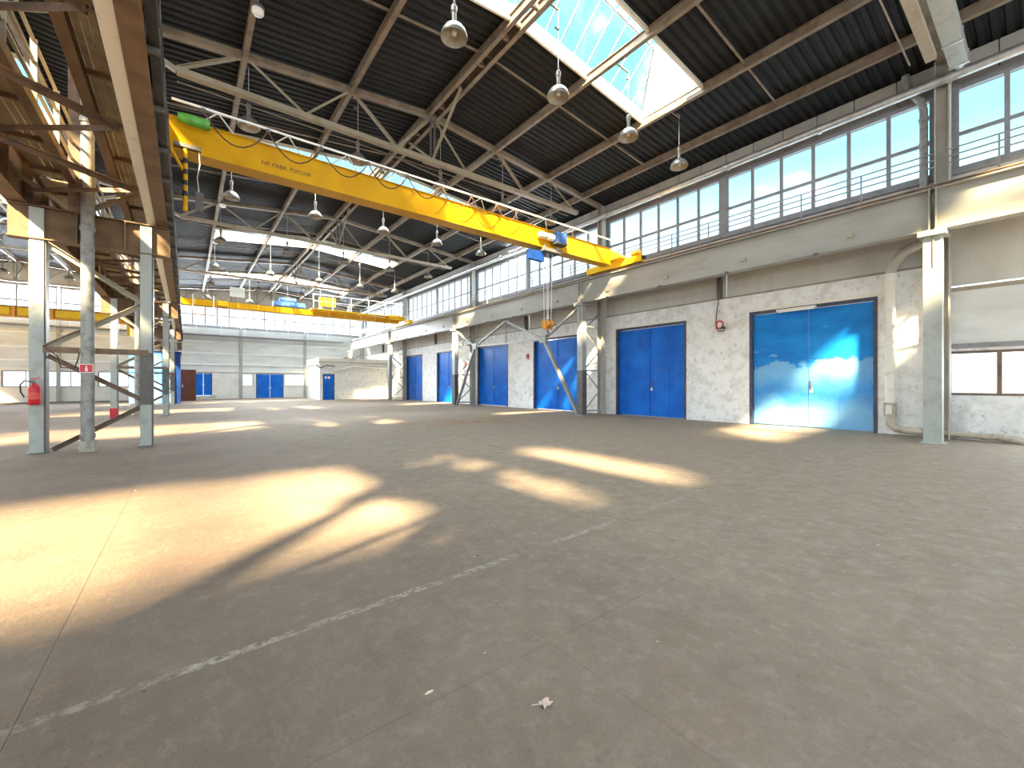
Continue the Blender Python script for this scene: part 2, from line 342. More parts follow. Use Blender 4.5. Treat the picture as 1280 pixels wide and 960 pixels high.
# ------------------------------------------------------------------ ceiling: corrugated sheets, purlins, tie rods
ceil = thing('ceiling', (0, 0, 0), 'dark corrugated steel roof on brown purlins over both halls', 'ceiling', kind='structure')
def sheet(x0, x1, y0, y1):
    b = MB(); P = .25; prof = []
    n = max(1, round((y1 - y0) / P)); p = (y1 - y0) / n
    for k in range(n):
        a = y0 + k * p; prof += [(a, 0), (a + .10 * p / .25, 0), (a + .135 * p / .25, .055), (a + .215 * p / .25, .055)]
    prof.append((y1, 0))
    vs = []; fs = []
    for yy, h in prof: vs += [(x0, yy, zr(x0 + 1e-6) + h), (x1, yy, zr(x1 - 1e-6) + h)]
    for k in range(len(prof) - 1): fs.append((2*k, 2*k+2, 2*k+3, 2*k+1))
    b.add(vs, fs)
    b.build('roof_sheet', 'roof', ceil)
    z0, z1 = zr(x0 + 1e-6) + .07, zr(x1 - 1e-6) + .07
    MB().add([(x0,y0,z0),(x1,y0,z1),(x1,y1,z1),(x0,y1,z0),(x0,y0,z0+.06),(x1,y0,z1+.06),(x1,y1,z1+.06),(x0,y1,z0+.06)],
             [(3,2,1,0),(4,5,6,7),(0,1,5,4),(1,2,6,5),(2,3,7,6),(3,0,4,7)]).build('roof_cover', 'roof_top', ceil)
PX = [1.30, 4.20, 7.10, 9.93, 12.80]
SKX = (1.25, 12.85)                            # skylights of the main hall
LPX = [-4.80, -7.70, -10.60, -13.43, -16.30]
LSKX = (-16.35, -3.45); LHW = 2.05           # the left hall has broader ones
hall_x = [XC] + PX + [16.95]
left_x = [XL - .2] + LPX[::-1] + [-3.45, XC]
for (xx, sk, hw) in ((hall_x, SKX, 1.15), (left_x, LSKX, LHW)):
    for i in range(len(xx) - 1):
        a, c_ = xx[i], xx[i + 1]
        for k in range(5):
            y0, y1 = YB[k], YB[k + 1]
            if a > sk[0] - .2 and c_ < sk[1] + .2 and (k < 4 or sk is SKX):
                sheet(a, c_, y0, y0 + 6 - hw); sheet(a, c_, y0 + 6 + hw, y1)
            else: sheet(a, c_, y0, y1)
        sheet(a, c_, YB[5], YF + .2)
def purlin(x, w=.13, h=.28):
    z = zr(x) - .002
    MB().prism([(x-w/2, z-h), (x+w/2, z-h), (x+w/2, z-h+.025), (x+.012, z-h+.025), (x+.012, z-.02), (x+w/2, z-.02), (x+w/2, z), (x-w/2, z), (x-w/2, z-.02), (x-.012, z-.02), (x-.012, z-h+.025), (x-w/2, z-h+.025)],
               'y', YN, YF).build('purlin', 'steel_brown', ceil)
for x in [1.30, 4.20, 6.92, 7.28, 9.93, 12.80, 15.05, -.6]: purlin(x)
for x in [-3.45, -4.8, -7.7, -10.6, -13.43, -16.3, -19.2]: purlin(x)
for k in range(5):                             # thin ties between the purlins, at the third points of each bay
    for yy in (YB[k] + 3.6, YB[k] + 8.5):
        for a, c_ in zip([-.6] + PX, PX + [15.05]):
            MB().bar((a, yy, zr(a) - .13), (c_, yy, zr(c_) - .13), .05, .05).build('tie_rod', 'steel_brown', ceil)
for k in range(5):                             # spacers of the twin ridge purlins
    for q in range(9):
        yy = YB[k] + 1.3 + q * 1.25
        MB().box(6.98, 7.22, yy, yy + .08, zr(7.1) - .25, zr(7.1) - .1).build('purlin_spacer', 'steel_brown', ceil)

# ------------------------------------------------------------------ skylights
def skylight(x0, x1, yc, label, hw=1.15):
    t = thing('roof_skylight', ((x0 + x1) / 2, yc, 11.0), label, 'skylight', 'glazed roof skylights')
    ya, yb = yc - hw, yc + hw; H = .32
    N = 20; step = (x1 - x0) / N; ridge = .98
    def curb(x): return zr(x) + H
    for yy, s_ in ((ya, 1), (yb, -1)):
        b = MB()
        for i in range(N):
            xa, xb = x0 + i * step, x0 + (i + 1) * step
            y_ = (yy, yy + s_ * .07)
            b.add([(xa,y_[0],zr(xa)-.12),(xb,y_[0],zr(xb)-.12),(xb,y_[1],zr(xb)-.12),(xa,y_[1],zr(xa)-.12),(xa,y_[0],curb(xa)),(xb,y_[0],curb(xb)),(xb,y_[1],curb(xb)),(xa,y_[1],curb(xa))],
                  [(3,2,1,0),(4,5,6,7),(0,1,5,4),(1,2,6,5),(2,3,7,6),(3,0,4,7)])
        b.build('curb', 'curb_cream', t)
    for xe, s_ in ((x0, 1), (x1, -1)):
        MB().box(min(xe, xe + s_ * .07), max(xe, xe + s_ * .07), ya, yb, zr(xe) - .12, curb(xe)).build('curb', 'curb_cream', t)
    def apex(x): return (x, yc, curb(x) + ridge)
    xa0, xa1 = x0 + 1.0, x1 - 1.0                # hipped ends
    MB().tube([apex(xa0), apex((xa0 + xa1) / 2), apex(xa1)], .035, 6).build('ridge_bar', 'frame_grey', t)
    for xe, xap in ((x0, xa0), (x1, xa1)):
        for yy in (ya, yb): MB().bar((xe, yy, curb(xe)), apex(xap), .05, .06).build('hip_bar', 'frame_grey', t)
    gx = [x0 + i * step for i in range(N + 1)]
    def top(x): return apex(min(max(x, xa0), xa1))
    th = Vector((0, 0, .012))
    for yy in (ya, yb):
        for i in range(1, N): MB().bar((gx[i], yy, curb(gx[i])), top(gx[i]) if xa0 <= gx[i] <= xa1 else (gx[i], yy + (yc - yy) * (min(gx[i] - x0, x1 - gx[i]) / 1.0), curb(gx[i]) + ridge * min(gx[i] - x0, x1 - gx[i]) / 1.0), .035, .05).build('glazing_bar', 'frame_grey', t)
        for i in range(N):
            a, c_ = gx[i], gx[i + 1]
            ta = top(a) if i > 0 else (x0, yy, curb(x0)); tc = top(c_) if i < N - 1 else (x1, yy, curb(x1))
            q = [Vector((a, yy, curb(a))), Vector((c_, yy, curb(c_))), Vector(tc), Vector(ta)]
            MB().add([*q, *[p + th for p in q]], [(0,1,2,3),(7,6,5,4),(0,4,5,1),(1,5,6,2),(2,6,7,3),(3,7,4,0)]).build('pane', 'skylight_glass', t)
    for xe, xap in ((x0, xa0), (x1, xa1)):
        q = [Vector((xe, ya, curb(xe))), Vector((xe, yb, curb(xe))), Vector(apex(xap))]
        MB().add([*q, *[p + th for p in q]], [(0,1,2),(5,4,3),(0,3,4,1),(1,4,5,2),(2,5,3,0)]).build('hip_pane', 'fibreglass', t)
names = ['behind the viewer', 'nearest, showing blue sky above the lamps', 'second, just beyond the yellow crane girder', 'third along the roof', 'farthest, close to the far gable']
for k in range(5):
    skylight(*SKX, YB[k] + 6, 'glazed hipped roof skylight of the main hall, ' + names[k])
    if k < 4: skylight(*LSKX, YB[k] + 6, 'glazed hipped roof skylight of the left hall, ' + ['over the first bay', 'over the second bay', 'over the third bay', 'over the fourth bay', 'over the bay by the far gable'][k], LHW)

# ------------------------------------------------------------------ walls
def wall_boxes(b, axis, p0, p1, a0, a1, z0, z1, holes):
    """a slab with rectangular holes [(a, a, z, z)], split into boxes"""
    As = sorted({a0, a1, *[h[0] for h in holes], *[h[1] for h in holes]}); Zs = sorted({z0, z1, *[h[2] for h in holes], *[h[3] for h in holes]})
    for i in range(len(As) - 1):
        run = None
        for j in range(len(Zs) - 1):
            ca, cz = (As[i] + As[i+1]) / 2, (Zs[j] + Zs[j+1]) / 2
            solid = a0 < ca < a1 and z0 < cz < z1 and not any(h[0] < ca < h[1] and h[2] < cz < h[3] for h in holes)
            if solid: run = (run[0], Zs[j+1]) if run else (Zs[j], Zs[j+1])
            if (not solid or j == len(Zs) - 2) and run:
                if axis == 'x': b.box(p0, p1, As[i], As[i+1], *run)
                else: b.box(As[i], As[i+1], p0, p1, *run)
                run = None
    return b
DOORS = [(3.33, 7.03), (9.55, 13.23), (15.55, 19.45), (22.0, 25.66), (28.35, 31.95), (34.68, 38.15)]
DH = 4.18
LOWIN = (-4.74, 1.84, 1.19, 2.40)
wr_ = thing('wall_right', (XW, 20, 0), 'long whitewashed side wall with blue gates and high windows', 'wall', kind='structure')
b = wall_boxes(MB(), 'x', XW, XW + .45, YN, YF, -.05, 4.85, [(d[0], d[1], -.05, DH) for d in DOORS] + [LOWIN, (YN, 1.84, 2.52, 4.85)])
b.build('plaster', 'plaster', wr_)
for i in range(5):                              # sheet band behind the runway beam, one sheet per half bay
    for y0, y1 in ((YB[i], YB[i] + 6), (YB[i] + 6, YB[i + 1])):
        if y0 < 1.5: continue
        MB().box(XW + .06, XW + .12, y0 + .015, y1 - .015, 4.80, 7.30).build('wall_sheet', 'sheet_wall', wr_)
        MB().box(XW - .02, XW + .1, y0, y1, 4.83, 4.89).build('ledge', 'steel_beige', wr_)
MB().box(XW + .06, XW + .12, YF - 2.1, YF, 4.8, 7.3).build('wall_sheet', 'sheet_wall', wr_)
for y0, y1 in ((-10.1, -4.1), (-4.1, 1.80)):     # bare sheet panels near the camera end
    MB().box(XW - .02, XW + .06, y0 + .02, y1, 2.60, 4.03).build('wall_sheet', 'sheet_white', wr_)
    MB().box(XW + .02, XW + .10, y0 + .02, y1, 4.20, 7.30).build('wall_sheet', 'sheet_wall', wr_)
    MB().box(XW - .05, XW + .06, y0, y1, 4.03, 4.14).build('ledge', 'steel_beige', wr_)
    MB().box(XW - .05, XW + .10, y0, y1, 2.47, 2.60).build('ledge', 'frame_grey', wr_)
y = YN
while y < YF - .3:                               # top band of narrow panels above the windows
    MB().box(XW + .0, XW + .06, y + .012, min(y + 1.0, YF) - .012, 9.72, 10.47).build('wall_panel', 'panel_grey', wr_); y += 1.0
for k in range(5): MB().box(XW - .10, XW + .08, YB[k] + 6.16, YB[k] + 6.32, 4.86, 5.7).build('bracket', 'steel_dark', wr_)
for k in range(5): MB().box(XW - .02, XW + .14, YB[k] + 5.96, YB[k] + 6.24, 7.30, 9.66).build('window_post', 'frame_grey', wr_)
for k in range(6): MB().box(XW - .02, XW + .14, YB[k] - .24, YB[k] + .26, 7.30, 9.66).build('window_post', 'frame_grey', wr_)
MB().box(XW + .10, XW + .2, YN, YF, 9.55, 10.75).build('backing', 'steel_dark', wr_)
MB().box(XW - .1, XW + .2, YN, YF, 7.22, 7.36).build('window_sill', 'frame_grey', wr_)
MB().box(XW - .05, XW + .2, YN, YF, 9.60, 9.74).build('window_head', 'frame_grey', wr_)

NW = [0]
def window(axis, p, a0, a1, z0, z1, n, rows, label, fr='frame_grey', gl='glass', fw=.08, mw=.055):
    NW[0] += 1
    loc = (p, (a0 + a1) / 2, z0) if axis == 'x' else ((a0 + a1) / 2, p, z0)
    t = thing('window_%d' % NW[0], loc, label, 'window', kind='structure')
    def bx(b, u0, u1, d0, d1, w0, w1): return b.box(p + d0, p + d1, u0, u1, w0, w1) if axis == 'x' else b.box(u0, u1, p + d0, p + d1, w0, w1)
    b = MB(); d = .05
    bx(b, a0, a1, -d, d, z0, z0 + fw); bx(b, a0, a1, -d, d, z1 - fw, z1); bx(b, a0, a0 + fw, -d, d, z0 + fw, z1 - fw); bx(b, a1 - fw, a1, -d, d, z0 + fw, z1 - fw)
    b.build('window_frame', fr, t)
    us = [a0 + (a1 - a0) * i / n for i in range(n + 1)]; zs = [z0] + list(rows) + [z1]
    for u in us[1:-1]: bx(MB(), u - mw/2, u + mw/2, -.04, .04, z0 + fw, z1 - fw).build('mullion', fr, t)
    for z in rows: bx(MB(), a0 + fw, a1 - fw, -.032, .032, z - mw/2, z + mw/2).build('transom', fr, t)
    for i in range(n):
        for j in range(len(zs) - 1):
            bx(MB(), us[i] + .01, us[i+1] - .01, -.006, .006, zs[j] + .01, zs[j+1] - .01).build('pane', gl, t)
    return t
half = ['nearer half', 'farther half']
for k in range(5):
    for hh, (y0, y1, n) in enumerate(((YB[k] + .22, YB[k] + 6.0, 6), (YB[k] + 6.2, YB[k + 1] - .2, 6))):
        window('x', XW + .05, y0, y1, 7.36, 9.62, n, [8.34], 'high grid window in the right wall, bay %d from this end, %s' % (k + 1, half[hh]), mw=.10)
window('x', XW + .05, 50.1, 51.95, 7.36, 9.62, 2, [8.34], 'short high window of the right wall in the far corner')
window('x', XW + .12, LOWIN[0], LOWIN[1], LOWIN[2], LOWIN[3], 7, [], 'low white glazed window right of the nearest grey column', fr='steel_rust', gl='frosted', fw=.07, mw=.09)

# far gable
FD = [(.62, 2.05, 2.62, 'plain blue double door at the far wall beside the brown door'), (5.85, 8.45, 2.62, 'blue double door between small windows in the far wall')]
FW = [(4.6, 5.6, 1), (8.5, 11.6, 3)]
LW = [(-17.5, -12.2, 5), (-11.8, -6.6, 4), (-6.2, -2.2, 4)]
wb_ = thing('wall_back', (0, YF, 0), 'far white gable wall with doors, ledges and window bands', 'wall', kind='structure')
holes = [(a, c_, -.05, h) for a, c_, h, _ in FD] + [(a, c_, 1.25, 2.6) for a, c_, _ in FW] + [(a, c_, 1.25, 2.6) for a, c_, _ in LW]
wall_boxes(MB(), 'y', YF, YF + .4, XL, XW + .4, -.05, 2.75, holes).build('plaster', 'plaster_clean', wb_)
xs_ = [XL, -14.5, -8.6, XC, 4.5, 10.6, XW + .2]
for i in range(len(xs_) - 1):
    for j, (z0, z1) in enumerate(((2.75, 3.45), (3.52, 4.55), (4.62, 5.75), (5.82, 7.15))):
        MB().box(xs_[i] + .02, xs_[i+1] - .02, YF + .02 * (j % 2), YF + .12, z0, z1).build('wall_sheet', 'sheet_white', wb_)
for z, d in ((2.72, .12), (3.46, .16), (4.56, .10), (5.76, .10)):
    MB().box(XL, XW, YF - d - .04, YF + .05, z, z + .11).build('ledge', 'white', wb_)
for x in xs_[1:-1]: MB().box(x - .12, x + .12, YF - .22, YF, 0, 7.2).build('wall_post', 'steel_grey', wb_)
MB().box(XL, XW + .4, YF + .06, YF + .16, 9.70, 11.9).build('gable_top', 'panel_grey', wb_)
for x in range(-18, 17, 2): MB().box(x - .05, x + .05, YF - .02, YF + .1, 9.75, 11.2).build('gable_rib', 'steel_beige', wb_)
MB().box(XL, XW, YF - .05, YF + .16, 7.15, 7.30).build('window_sill', 'frame_grey', wb_)
for i, (a, c_) in enumerate(((-1.5, 4.45), (4.65, 10.5), (10.7, 16.55))):
    window('y', YF + .05, a, c_, 7.3, 9.7, 6, [8.4], 'high grid window in the far gable of the main hall, ' + ['left', 'middle', 'right'][i] + ' unit', mw=.12)
for i, (a, c_) in enumerate(((-20.0, -14.6), (-14.4, -8.7), (-8.5, -2.0))):
    window('y', YF + .05, a, c_, 7.3, 9.7, 5, [8.4], 'high grid window in the far gable of the left hall, ' + ['left', 'middle', 'right'][i] + ' unit', mw=.12)
for a, c_, n in FW: window('y', YF + .1, a, c_, 1.25, 2.6, n, [], 'low pale window in the far wall ' + ('left of the far blue double door' if n == 1 else 'right of the far blue double door'), fr='steel_beige', gl='frosted')
for i, (a, c_, n) in enumerate(LW): window('y', YF + .1, a, c_, 1.25, 2.6, n, [], 'low pale window strip at the end of the left hall, ' + ['left', 'middle', 'right'][i] + ' one', gl='frosted')

# side wall of the left hall and gable behind the viewer
wl_ = wall_boxes(MB(), 'x', XL - .4, XL, YN, YF, -.05, 10.9, [(YN + .5, YF - .5, 7.3, 9.7)] + [(YB[k] + .6, YB[k + 1] - .6, 1.3, 3.2) for k in range(5)]).build('wall_left', 'plaster_clean')
tag(wl_, 'white outer side wall of the left hall with window bands', 'wall', kind='structure')
wf_ = wall_boxes(MB(), 'y', YN - .4, YN, XL, XW + .4, -.05, 11.9, [(a, a + 5.2, 2.6, 9.6) for a in (-19.4, -13.6, -7.8, -1.2, 4.8, 10.8)]).build('wall_front', 'plaster_clean')
tag(wf_, 'white near gable wall behind the viewer with tall windows added for light', 'wall', kind='structure')
for i, a in enumerate((-19.4, -13.6, -7.8, -1.2, 4.8, 10.8)):  # unseen windows, added to let more light in behind the viewer
    window('y', YN - .2, a, a + 5.2, 2.6, 9.6, 5, [4.4, 6.1, 7.8], 'unseen tall window added for light in the near gable, number %d from the left hall' % (i + 1))
for k in range(5): window('x', XL - .2, YB[k] + .6, YB[k+1] - .6, 1.3, 3.2, 8, [], 'low window of the left outer wall, bay %d from this end' % (k + 1), gl='frosted')

# ------------------------------------------------------------------ blue gates in the right wall
def gate(i, y0, y1, label, m='blue', wicket=None):
    t = thing('door_%d' % (i + 1), (XW, (y0 + y1) / 2, 0), label, 'door', kind='structure')
    x = XW + .14; ym = (y0 + y1) / 2
    b = MB(); fw = .10
    b.box(XW - .015, XW + .34, y0, y0 + fw, 0, DH); b.box(XW - .015, XW + .34, y1 - fw, y1, 0, DH); b.box(XW - .015, XW + .34, y0 + fw, y1 - fw, DH - .10, DH)
    b.build('door_frame', 'navy_frame', t)
    MB().box(XW - .02, XW + .02, y0 - .12, y1 + .12, DH, DH + .10).build('lintel', 'pipe_white', t)
    leaves = []
    for a, c_ in ((y0 + fw, ym - .008), (ym + .008, y1 - fw)):
        lf = MB().box(x, x + .07, a, c_, .03, DH - .12).build('door_leaf', m, t); leaves.append((lf, a, c_))
        b = MB()
        for z in (.05, DH - .25): b.box(x - .018, x, a + .01, c_ - .01, z, z + .09)
        b.box(x - .018, x, a + .01, a + .08, .14, DH - .25); b.box(x - .018, x, c_ - .08, c_ - .01, .14, DH - .25)
        b.build('leaf_border', m, lf)
        for z in (.5, 2.0, 3.5): MB().tube([(x - .02, a + .01 if a < ym - .5 else c_ - .01, z), (x - .02, a + .01 if a < ym - .5 else c_ - .01, z + .22)], .02, 6).build('hinge', 'navy_frame', lf)
    lf = leaves[0][0]
    MB().bar((x - .05, ym - .07, 1.30), (x - .05, ym - .07, 1.62), .03, .03).build('handle', 'steel_dark', lf)
    MB().box(x - .035, x, ym - .13, ym - .03, 1.20, 1.36).build('lock_plate', 'galvanised', lf)
    if wicket:
        a, c_, h = wicket
        w = MB().box(x - .022, x - .002, a, c_, .06, h).build('wicket_door', m, leaves[0][0] if c_ <= ym else leaves[1][0])
        MB().box(x - .03, x - .02, a - .02, c_ + .02, h, h + .02).build('wicket_gap', 'navy_frame', w)
    return t
gl_ = ['large bright blue steel double gate with worn paint, nearest of the row', 'blue double gate with a small wicket, between the nearest gate and the lattice column',
       'blue double gate behind the crane hook, right of the whitewashed pier', 'blue double gate under the left half of the wall bracing', 'blue double gate half hidden behind the farther lattice column', 'farthest blue double gate, beside the small white room']
gate(0, *DOORS[0], gl_[0], 'blue_worn_sunlit', (4.35, 5.1, 2.35))
gate(1, *DOORS[1], gl_[1], 'blue', (10.45, 11.30, 2.2))
for i in range(2, 6): gate(i, *DOORS[i], gl_[i])
def small_door(n, axis_y, x0, x1, z0, z1, label, m, two=True, parent_depth=.06):
    t = thing('door_%d' % n, ((x0 + x1) / 2, axis_y, z0), label, 'door', kind='structure')
    b = MB(); b.box(x0, x0 + .07, axis_y - .04, axis_y + .12, z0, z1); b.box(x1 - .07, x1, axis_y - .04, axis_y + .12, z0, z1); b.box(x0 + .07, x1 - .07, axis_y - .04, axis_y + .12, z1 - .07, z1); b.build('door_frame', 'navy_frame', t)
    xm = (x0 + x1) / 2
    for a, c_ in (((x0 + .07, xm - .01), (xm + .01, x1 - .07)) if two else ((x0 + .07, x1 - .07),)):
        lf = MB().box(a, c_, axis_y, axis_y + .06, z0 + .02, z1 - .08).build('door_leaf', m, t)
        MB().bar((c_ - .1 if a < xm else a + .1, axis_y - .04, z0 + 1.0), (c_ - .1 if a < xm else a + .1, axis_y - .04, z0 + 1.2), .03, .03).build('handle', 'silver', lf)
    return t
small_door(7, YF + .02, FD[0][0], FD[0][1], .35, FD[0][2], FD[0][3], 'blue')
small_door(8, YF + .02, FD[1][0], FD[1][1], 0, FD[1][2], FD[1][3], 'blue')
tag(MB().prism([(50.4, 0), (51.98, 0), (51.98, .35), (51.0, .35)], 'x', .45, 2.3).build('concrete_ramp', 'concrete'), 'low pale concrete ramp in front of the plain far blue door', 'ramp')

# ------------------------------------------------------------------ lattice columns along the right wall
def lattice_column(y, label, dark):
    t = thing('lattice_column', (15.6, y, 0), label, 'column', 'columns along the right wall')
    m = 'steel_grey'
    f = MB().box(14.84, 15.12, y - .17, y + .17, 2.15 if dark else 0, 5.22).build('front_leg', m, t)
    if dark: MB().box(14.83, 15.13, y - .18, y + .18, 0, 2.15).build('leg_guard', 'steel_dark', t)
    MB().box(14.70, 15.26, y - .26, y + .26, 5.22, 5.345).build('cap_plate', 'beam_cream', t)
    MB().box(14.78, 15.18, y - .23, y + .23, 0, .03).build('base_plate', 'steel_grey', t)
    MB().bar((14.825, y - .02, 4.45), (14.825, y - .02, 5.22), .02, .05).build('stiffener', 'steel_beige', f)
    MB().ibeam('z', 0, 10.35, 16.42, y - .15, y + .15, .30).build('rear_leg', 'panel_grey', t)
    pts = [(15.12, .15), (16.27, 1.15), (15.12, 2.15), (16.27, 3.1), (15.12, 4.05), (16.27, 5.0)]
    for (xa, za), (xb, zb) in zip(pts, pts[1:]): MB().angle((xa, y, za), (xb, y, zb), .07).build('lacing', 'brace_grey', t)
    for z in (.2, 2.15, 4.3): MB().bar((15.12, y, z), (16.27, y, z), .08, .08).build('strut', 'steel_grey', t)
    return t
clab = ['grey lattice column between the nearest blue gate and the low window', 'lattice column with a dark lower leg at the right foot of the wall bracing', 'lattice column at the left foot of the wall bracing', 'lattice column between the two farthest gates, by the small white room', 'lattice column in the far right corner']
for k in range(5): lattice_column(YB[k + 1], clab[k], k in (1, 2))

# wall bracing frame between the second and third column
t = thing('wall_bracing', (14.98, 20, 0), 'grey steel portal bracing standing between two lattice columns before the gates', 'bracing')
X = 14.98
nR, nL, ap, tR, tL = (X, 16.6, 3.85), (X, 23.3, 3.95), (X, 19.95, 5.24), (X, 14.1, 5.2), (X, 25.7, 5.2)
for p, q, w in ((( X, 14.16, .05), nR, .16), (nR, tR, .13), ((X, 25.65, .05), nL, .16), (nL, tL, .13), (nR, ap, .13), (nL, ap, .13)):
    MB().bar(p, q, w, w * .8).build('diagonal', 'brace_grey', t)
MB().bar(nR, nL, .09, .09).build('tie', 'brace_grey', t)
MB().bar(ap, (X, 19.95, 3.9), .06, .06).build('hanger', 'brace_grey', t)
for n_ in (nR, nL): MB().box(X - .09, X + .09, n_[1] - .22, n_[1] + .22, n_[2] - .18, n_[2] + .2).build('gusset_plate', 'brace_grey', t)

# ------------------------------------------------------------------ runway beams
def runway(xc, y0, y1, label, m, w=.36, stiff=False):
    t = thing('crane_runway_beam', (xc, (y0 + y1) / 2, 5.36), label, 'beam', 'crane runway beams')
    MB().ibeam('y', y0 + .03, y1 - .03, xc, 5.36, 6.42, w, .03, .03).build('girder', m, t)
    for yy in (y0 + .05, y1 - .07): MB().box(xc - w/2 + .01, xc + w/2 - .01, yy, yy + .02, 5.39, 6.39).build('end_plate', m, t)
    MB().prism([(xc-.06, 6.42), (xc+.06, 6.42), (xc+.06, 6.44), (xc+.015, 6.45), (xc+.015, 6.50), (xc+.04, 6.51), (xc+.04, 6.54), (xc-.04, 6.54), (xc-.04, 6.51), (xc-.015, 6.50), (xc-.015, 6.45), (xc-.06, 6.44)], 'y', y0, y1).build('rail', 'steel_rust', t)
    if stiff and xc > -1:                          # black current conductor along the hall side
        for z in (5.50, 5.75, 6.02): MB().box(xc + .12, xc + .225, y0 + .1, y1 - .1, z, z + .10).build('conductor_bar', 'black', t)
        for q in range(9): MB().box(xc + .02, xc + .23, y0 + .6 + 1.35 * q, y0 + .66 + 1.35 * q, 5.44, 6.18).build('conductor_bracket', 'steel_dark', t)
    if stiff:
        for q in range(1, 8): MB().box(xc - w/2 + .02, xc + w/2 - .02, y0 + 1.5 * q, y0 + 1.5 * q + .015, 5.39, 6.39).build('stiffener', m, t)
    return t
bl = ['in the bay beside the viewer', 'above the nearest two blue gates', 'above the wall bracing', 'above the two farthest gates', 'ending at the small white room']
ends = YB + []
for k in range(5):
    y0, y1 = YB[k], YB[k + 1] - (.6 if k == 4 else 0)
    t = runway(14.98, y0, y1, 'cream crane runway beam along the right wall ' + bl[k], 'beam_cream')
    for q in range(4): MB().box(14.90, 14.955, y0 + 1.6 + 2.9 * q, y0 + 1.78 + 2.9 * q, 5.66, 5.76).build('clip_plate', 'steel_beige', t)
    for q in range(4): MB().box(14.66, 14.82, y0 + 2.4 + 2.6 * q, y0 + 2.50 + 2.6 * q, 5.33, 5.37).build('flange_clip', 'steel_dark', t)
    lb2 = ['in the bay nearest the viewer', 'ending at the first braced frame', 'between the first and second braced frame', 'between the second and third braced frame', 'at the far gable'][k]
    runway(-.475, y0, y1, 'brown crane runway beam, middle row, main hall side, ' + lb2, 'row_brown', w=.22, stiff=True)
    runway(-2.85, y0, y1, 'brown crane runway beam, middle row, left hall side, ' + lb2, 'row_brown', w=.30, stiff=True)
    # pale channel along the inner edge of the main-hall beam
    tag(MB().prism([(-.755, 5.40), (-.595, 5.40), (-.595, 5.58), (-.615, 5.58), (-.615, 5.43), (-.735, 5.43), (-.735, 5.58), (-.755, 5.58)], 'y', y0 + .4, y1 - .15).build('cable_channel', 'pipe_white'),
        'pale steel cable channel under the middle walkway, ' + lb2, 'cable channel', 'cable channels of the middle row')
    # service walkways between the beams
    for nm, xa, xb in (('left', -2.62, -2.02), ('right', -1.25, -.82)):
        w = thing('service_walkway', ((xa + xb) / 2, (y0 + y1) / 2, 6.1), 'planked walkway, %s side of the middle row, %s' % (nm, lb2), 'walkway', 'service walkways')
        n = 5
        for q in range(n):
            a = xa + (xb - xa) * q / n; MB().box(a + .006, a + (xb - xa) / n - .006, y0 + .1, y1 - .1, 6.14, 6.17).build('plank', 'deck', w)
        for q in range(8): MB().box(xa, xb, y0 + .8 + 1.5 * q, y0 + .86 + 1.5 * q, 6.06, 6.14).build('cross_member', 'steel_rust', w)
        xe = xb if nm == 'left' else xa
        MB().box(xe - .06, xe + .08, y0 + .05, y1 - .05, 5.96, 6.14).build('stringer', 'row_brown', w)
        if nm == 'left':
            for q in range(4):                    # horizontal lattice between the beams
                ya, yb = y0 + .5 + 2.75 * q, y0 + .5 + 2.75 * (q + 1)
                MB().angle((-2.66, ya, 5.62), (-.84, (ya + yb) / 2, 5.62), .09).build('lattice_brace', 'steel_rust', w)
                MB().angle((-.84, (ya + yb) / 2, 5.62), (-2.66, yb, 5.62), .09).build('lattice_brace', 'steel_rust', w)
            for q in range(8):
                yy = y0 + .72 + 1.56 * q
                if yy < y1 - .1: MB().box(xe - .03, xe + .05, yy - .025, yy + .025, 6.14, 7.24).build('rail_post', 'steel_beige', w)
            for z in (7.22, 6.86, 6.5): MB().bar((xe + .01, y0 + .1, z), (xe + .01, y1 - .1, z), .045, .045).build('handrail', 'steel_beige', w)
# walkway and railing behind the right-hand beam
for k in range(5):
    y0, y1 = YB[k], YB[k + 1]
    w = thing('gallery_walkway', (15.9, (y0 + y1) / 2, 6.4), 'narrow gallery with thin railing under the right-hand windows ' + bl[k], 'walkway', 'galleries behind the right runway beam')
    MB().box(15.25, 16.6, y0, y1, 6.40, 6.46).build('gallery_deck', 'galvanised', w)
    MB().box(15.17, 15.24, y0, y1, 6.40, 6.60).build('toe_board', 'steel_grey', w)
    yy = y0 + 1.66
    while yy < y1: MB().bar((15.95, yy, 6.46), (15.95, yy, 7.72), .035, .035).build('rail_post', 'frame_grey', w); yy += 1.55
    for z in (7.71, 7.53, 7.35): MB().bar((15.95, y0 + .1, z), (15.95, y1 - .1, z), .03, .03).build('handrail', 'frame_grey', w)
# long pipe over the windows with collars
t = thing('heating_pipe', (16.32, 20, 9.86), 'long silvery pipe running above the right-hand windows', 'pipe')
MB().tube([(16.13, YN + .2, 9.70), (16.13, YF - .3, 9.70)], .12, 10).build('pipe_run', 'galvanised', t)
y = -7
while y < 51: MB().tube([(16.13, y, 9.70), (16.13, y + .09, 9.70)], .15, 10).build('collar', 'galvanised', t); y += 2.9

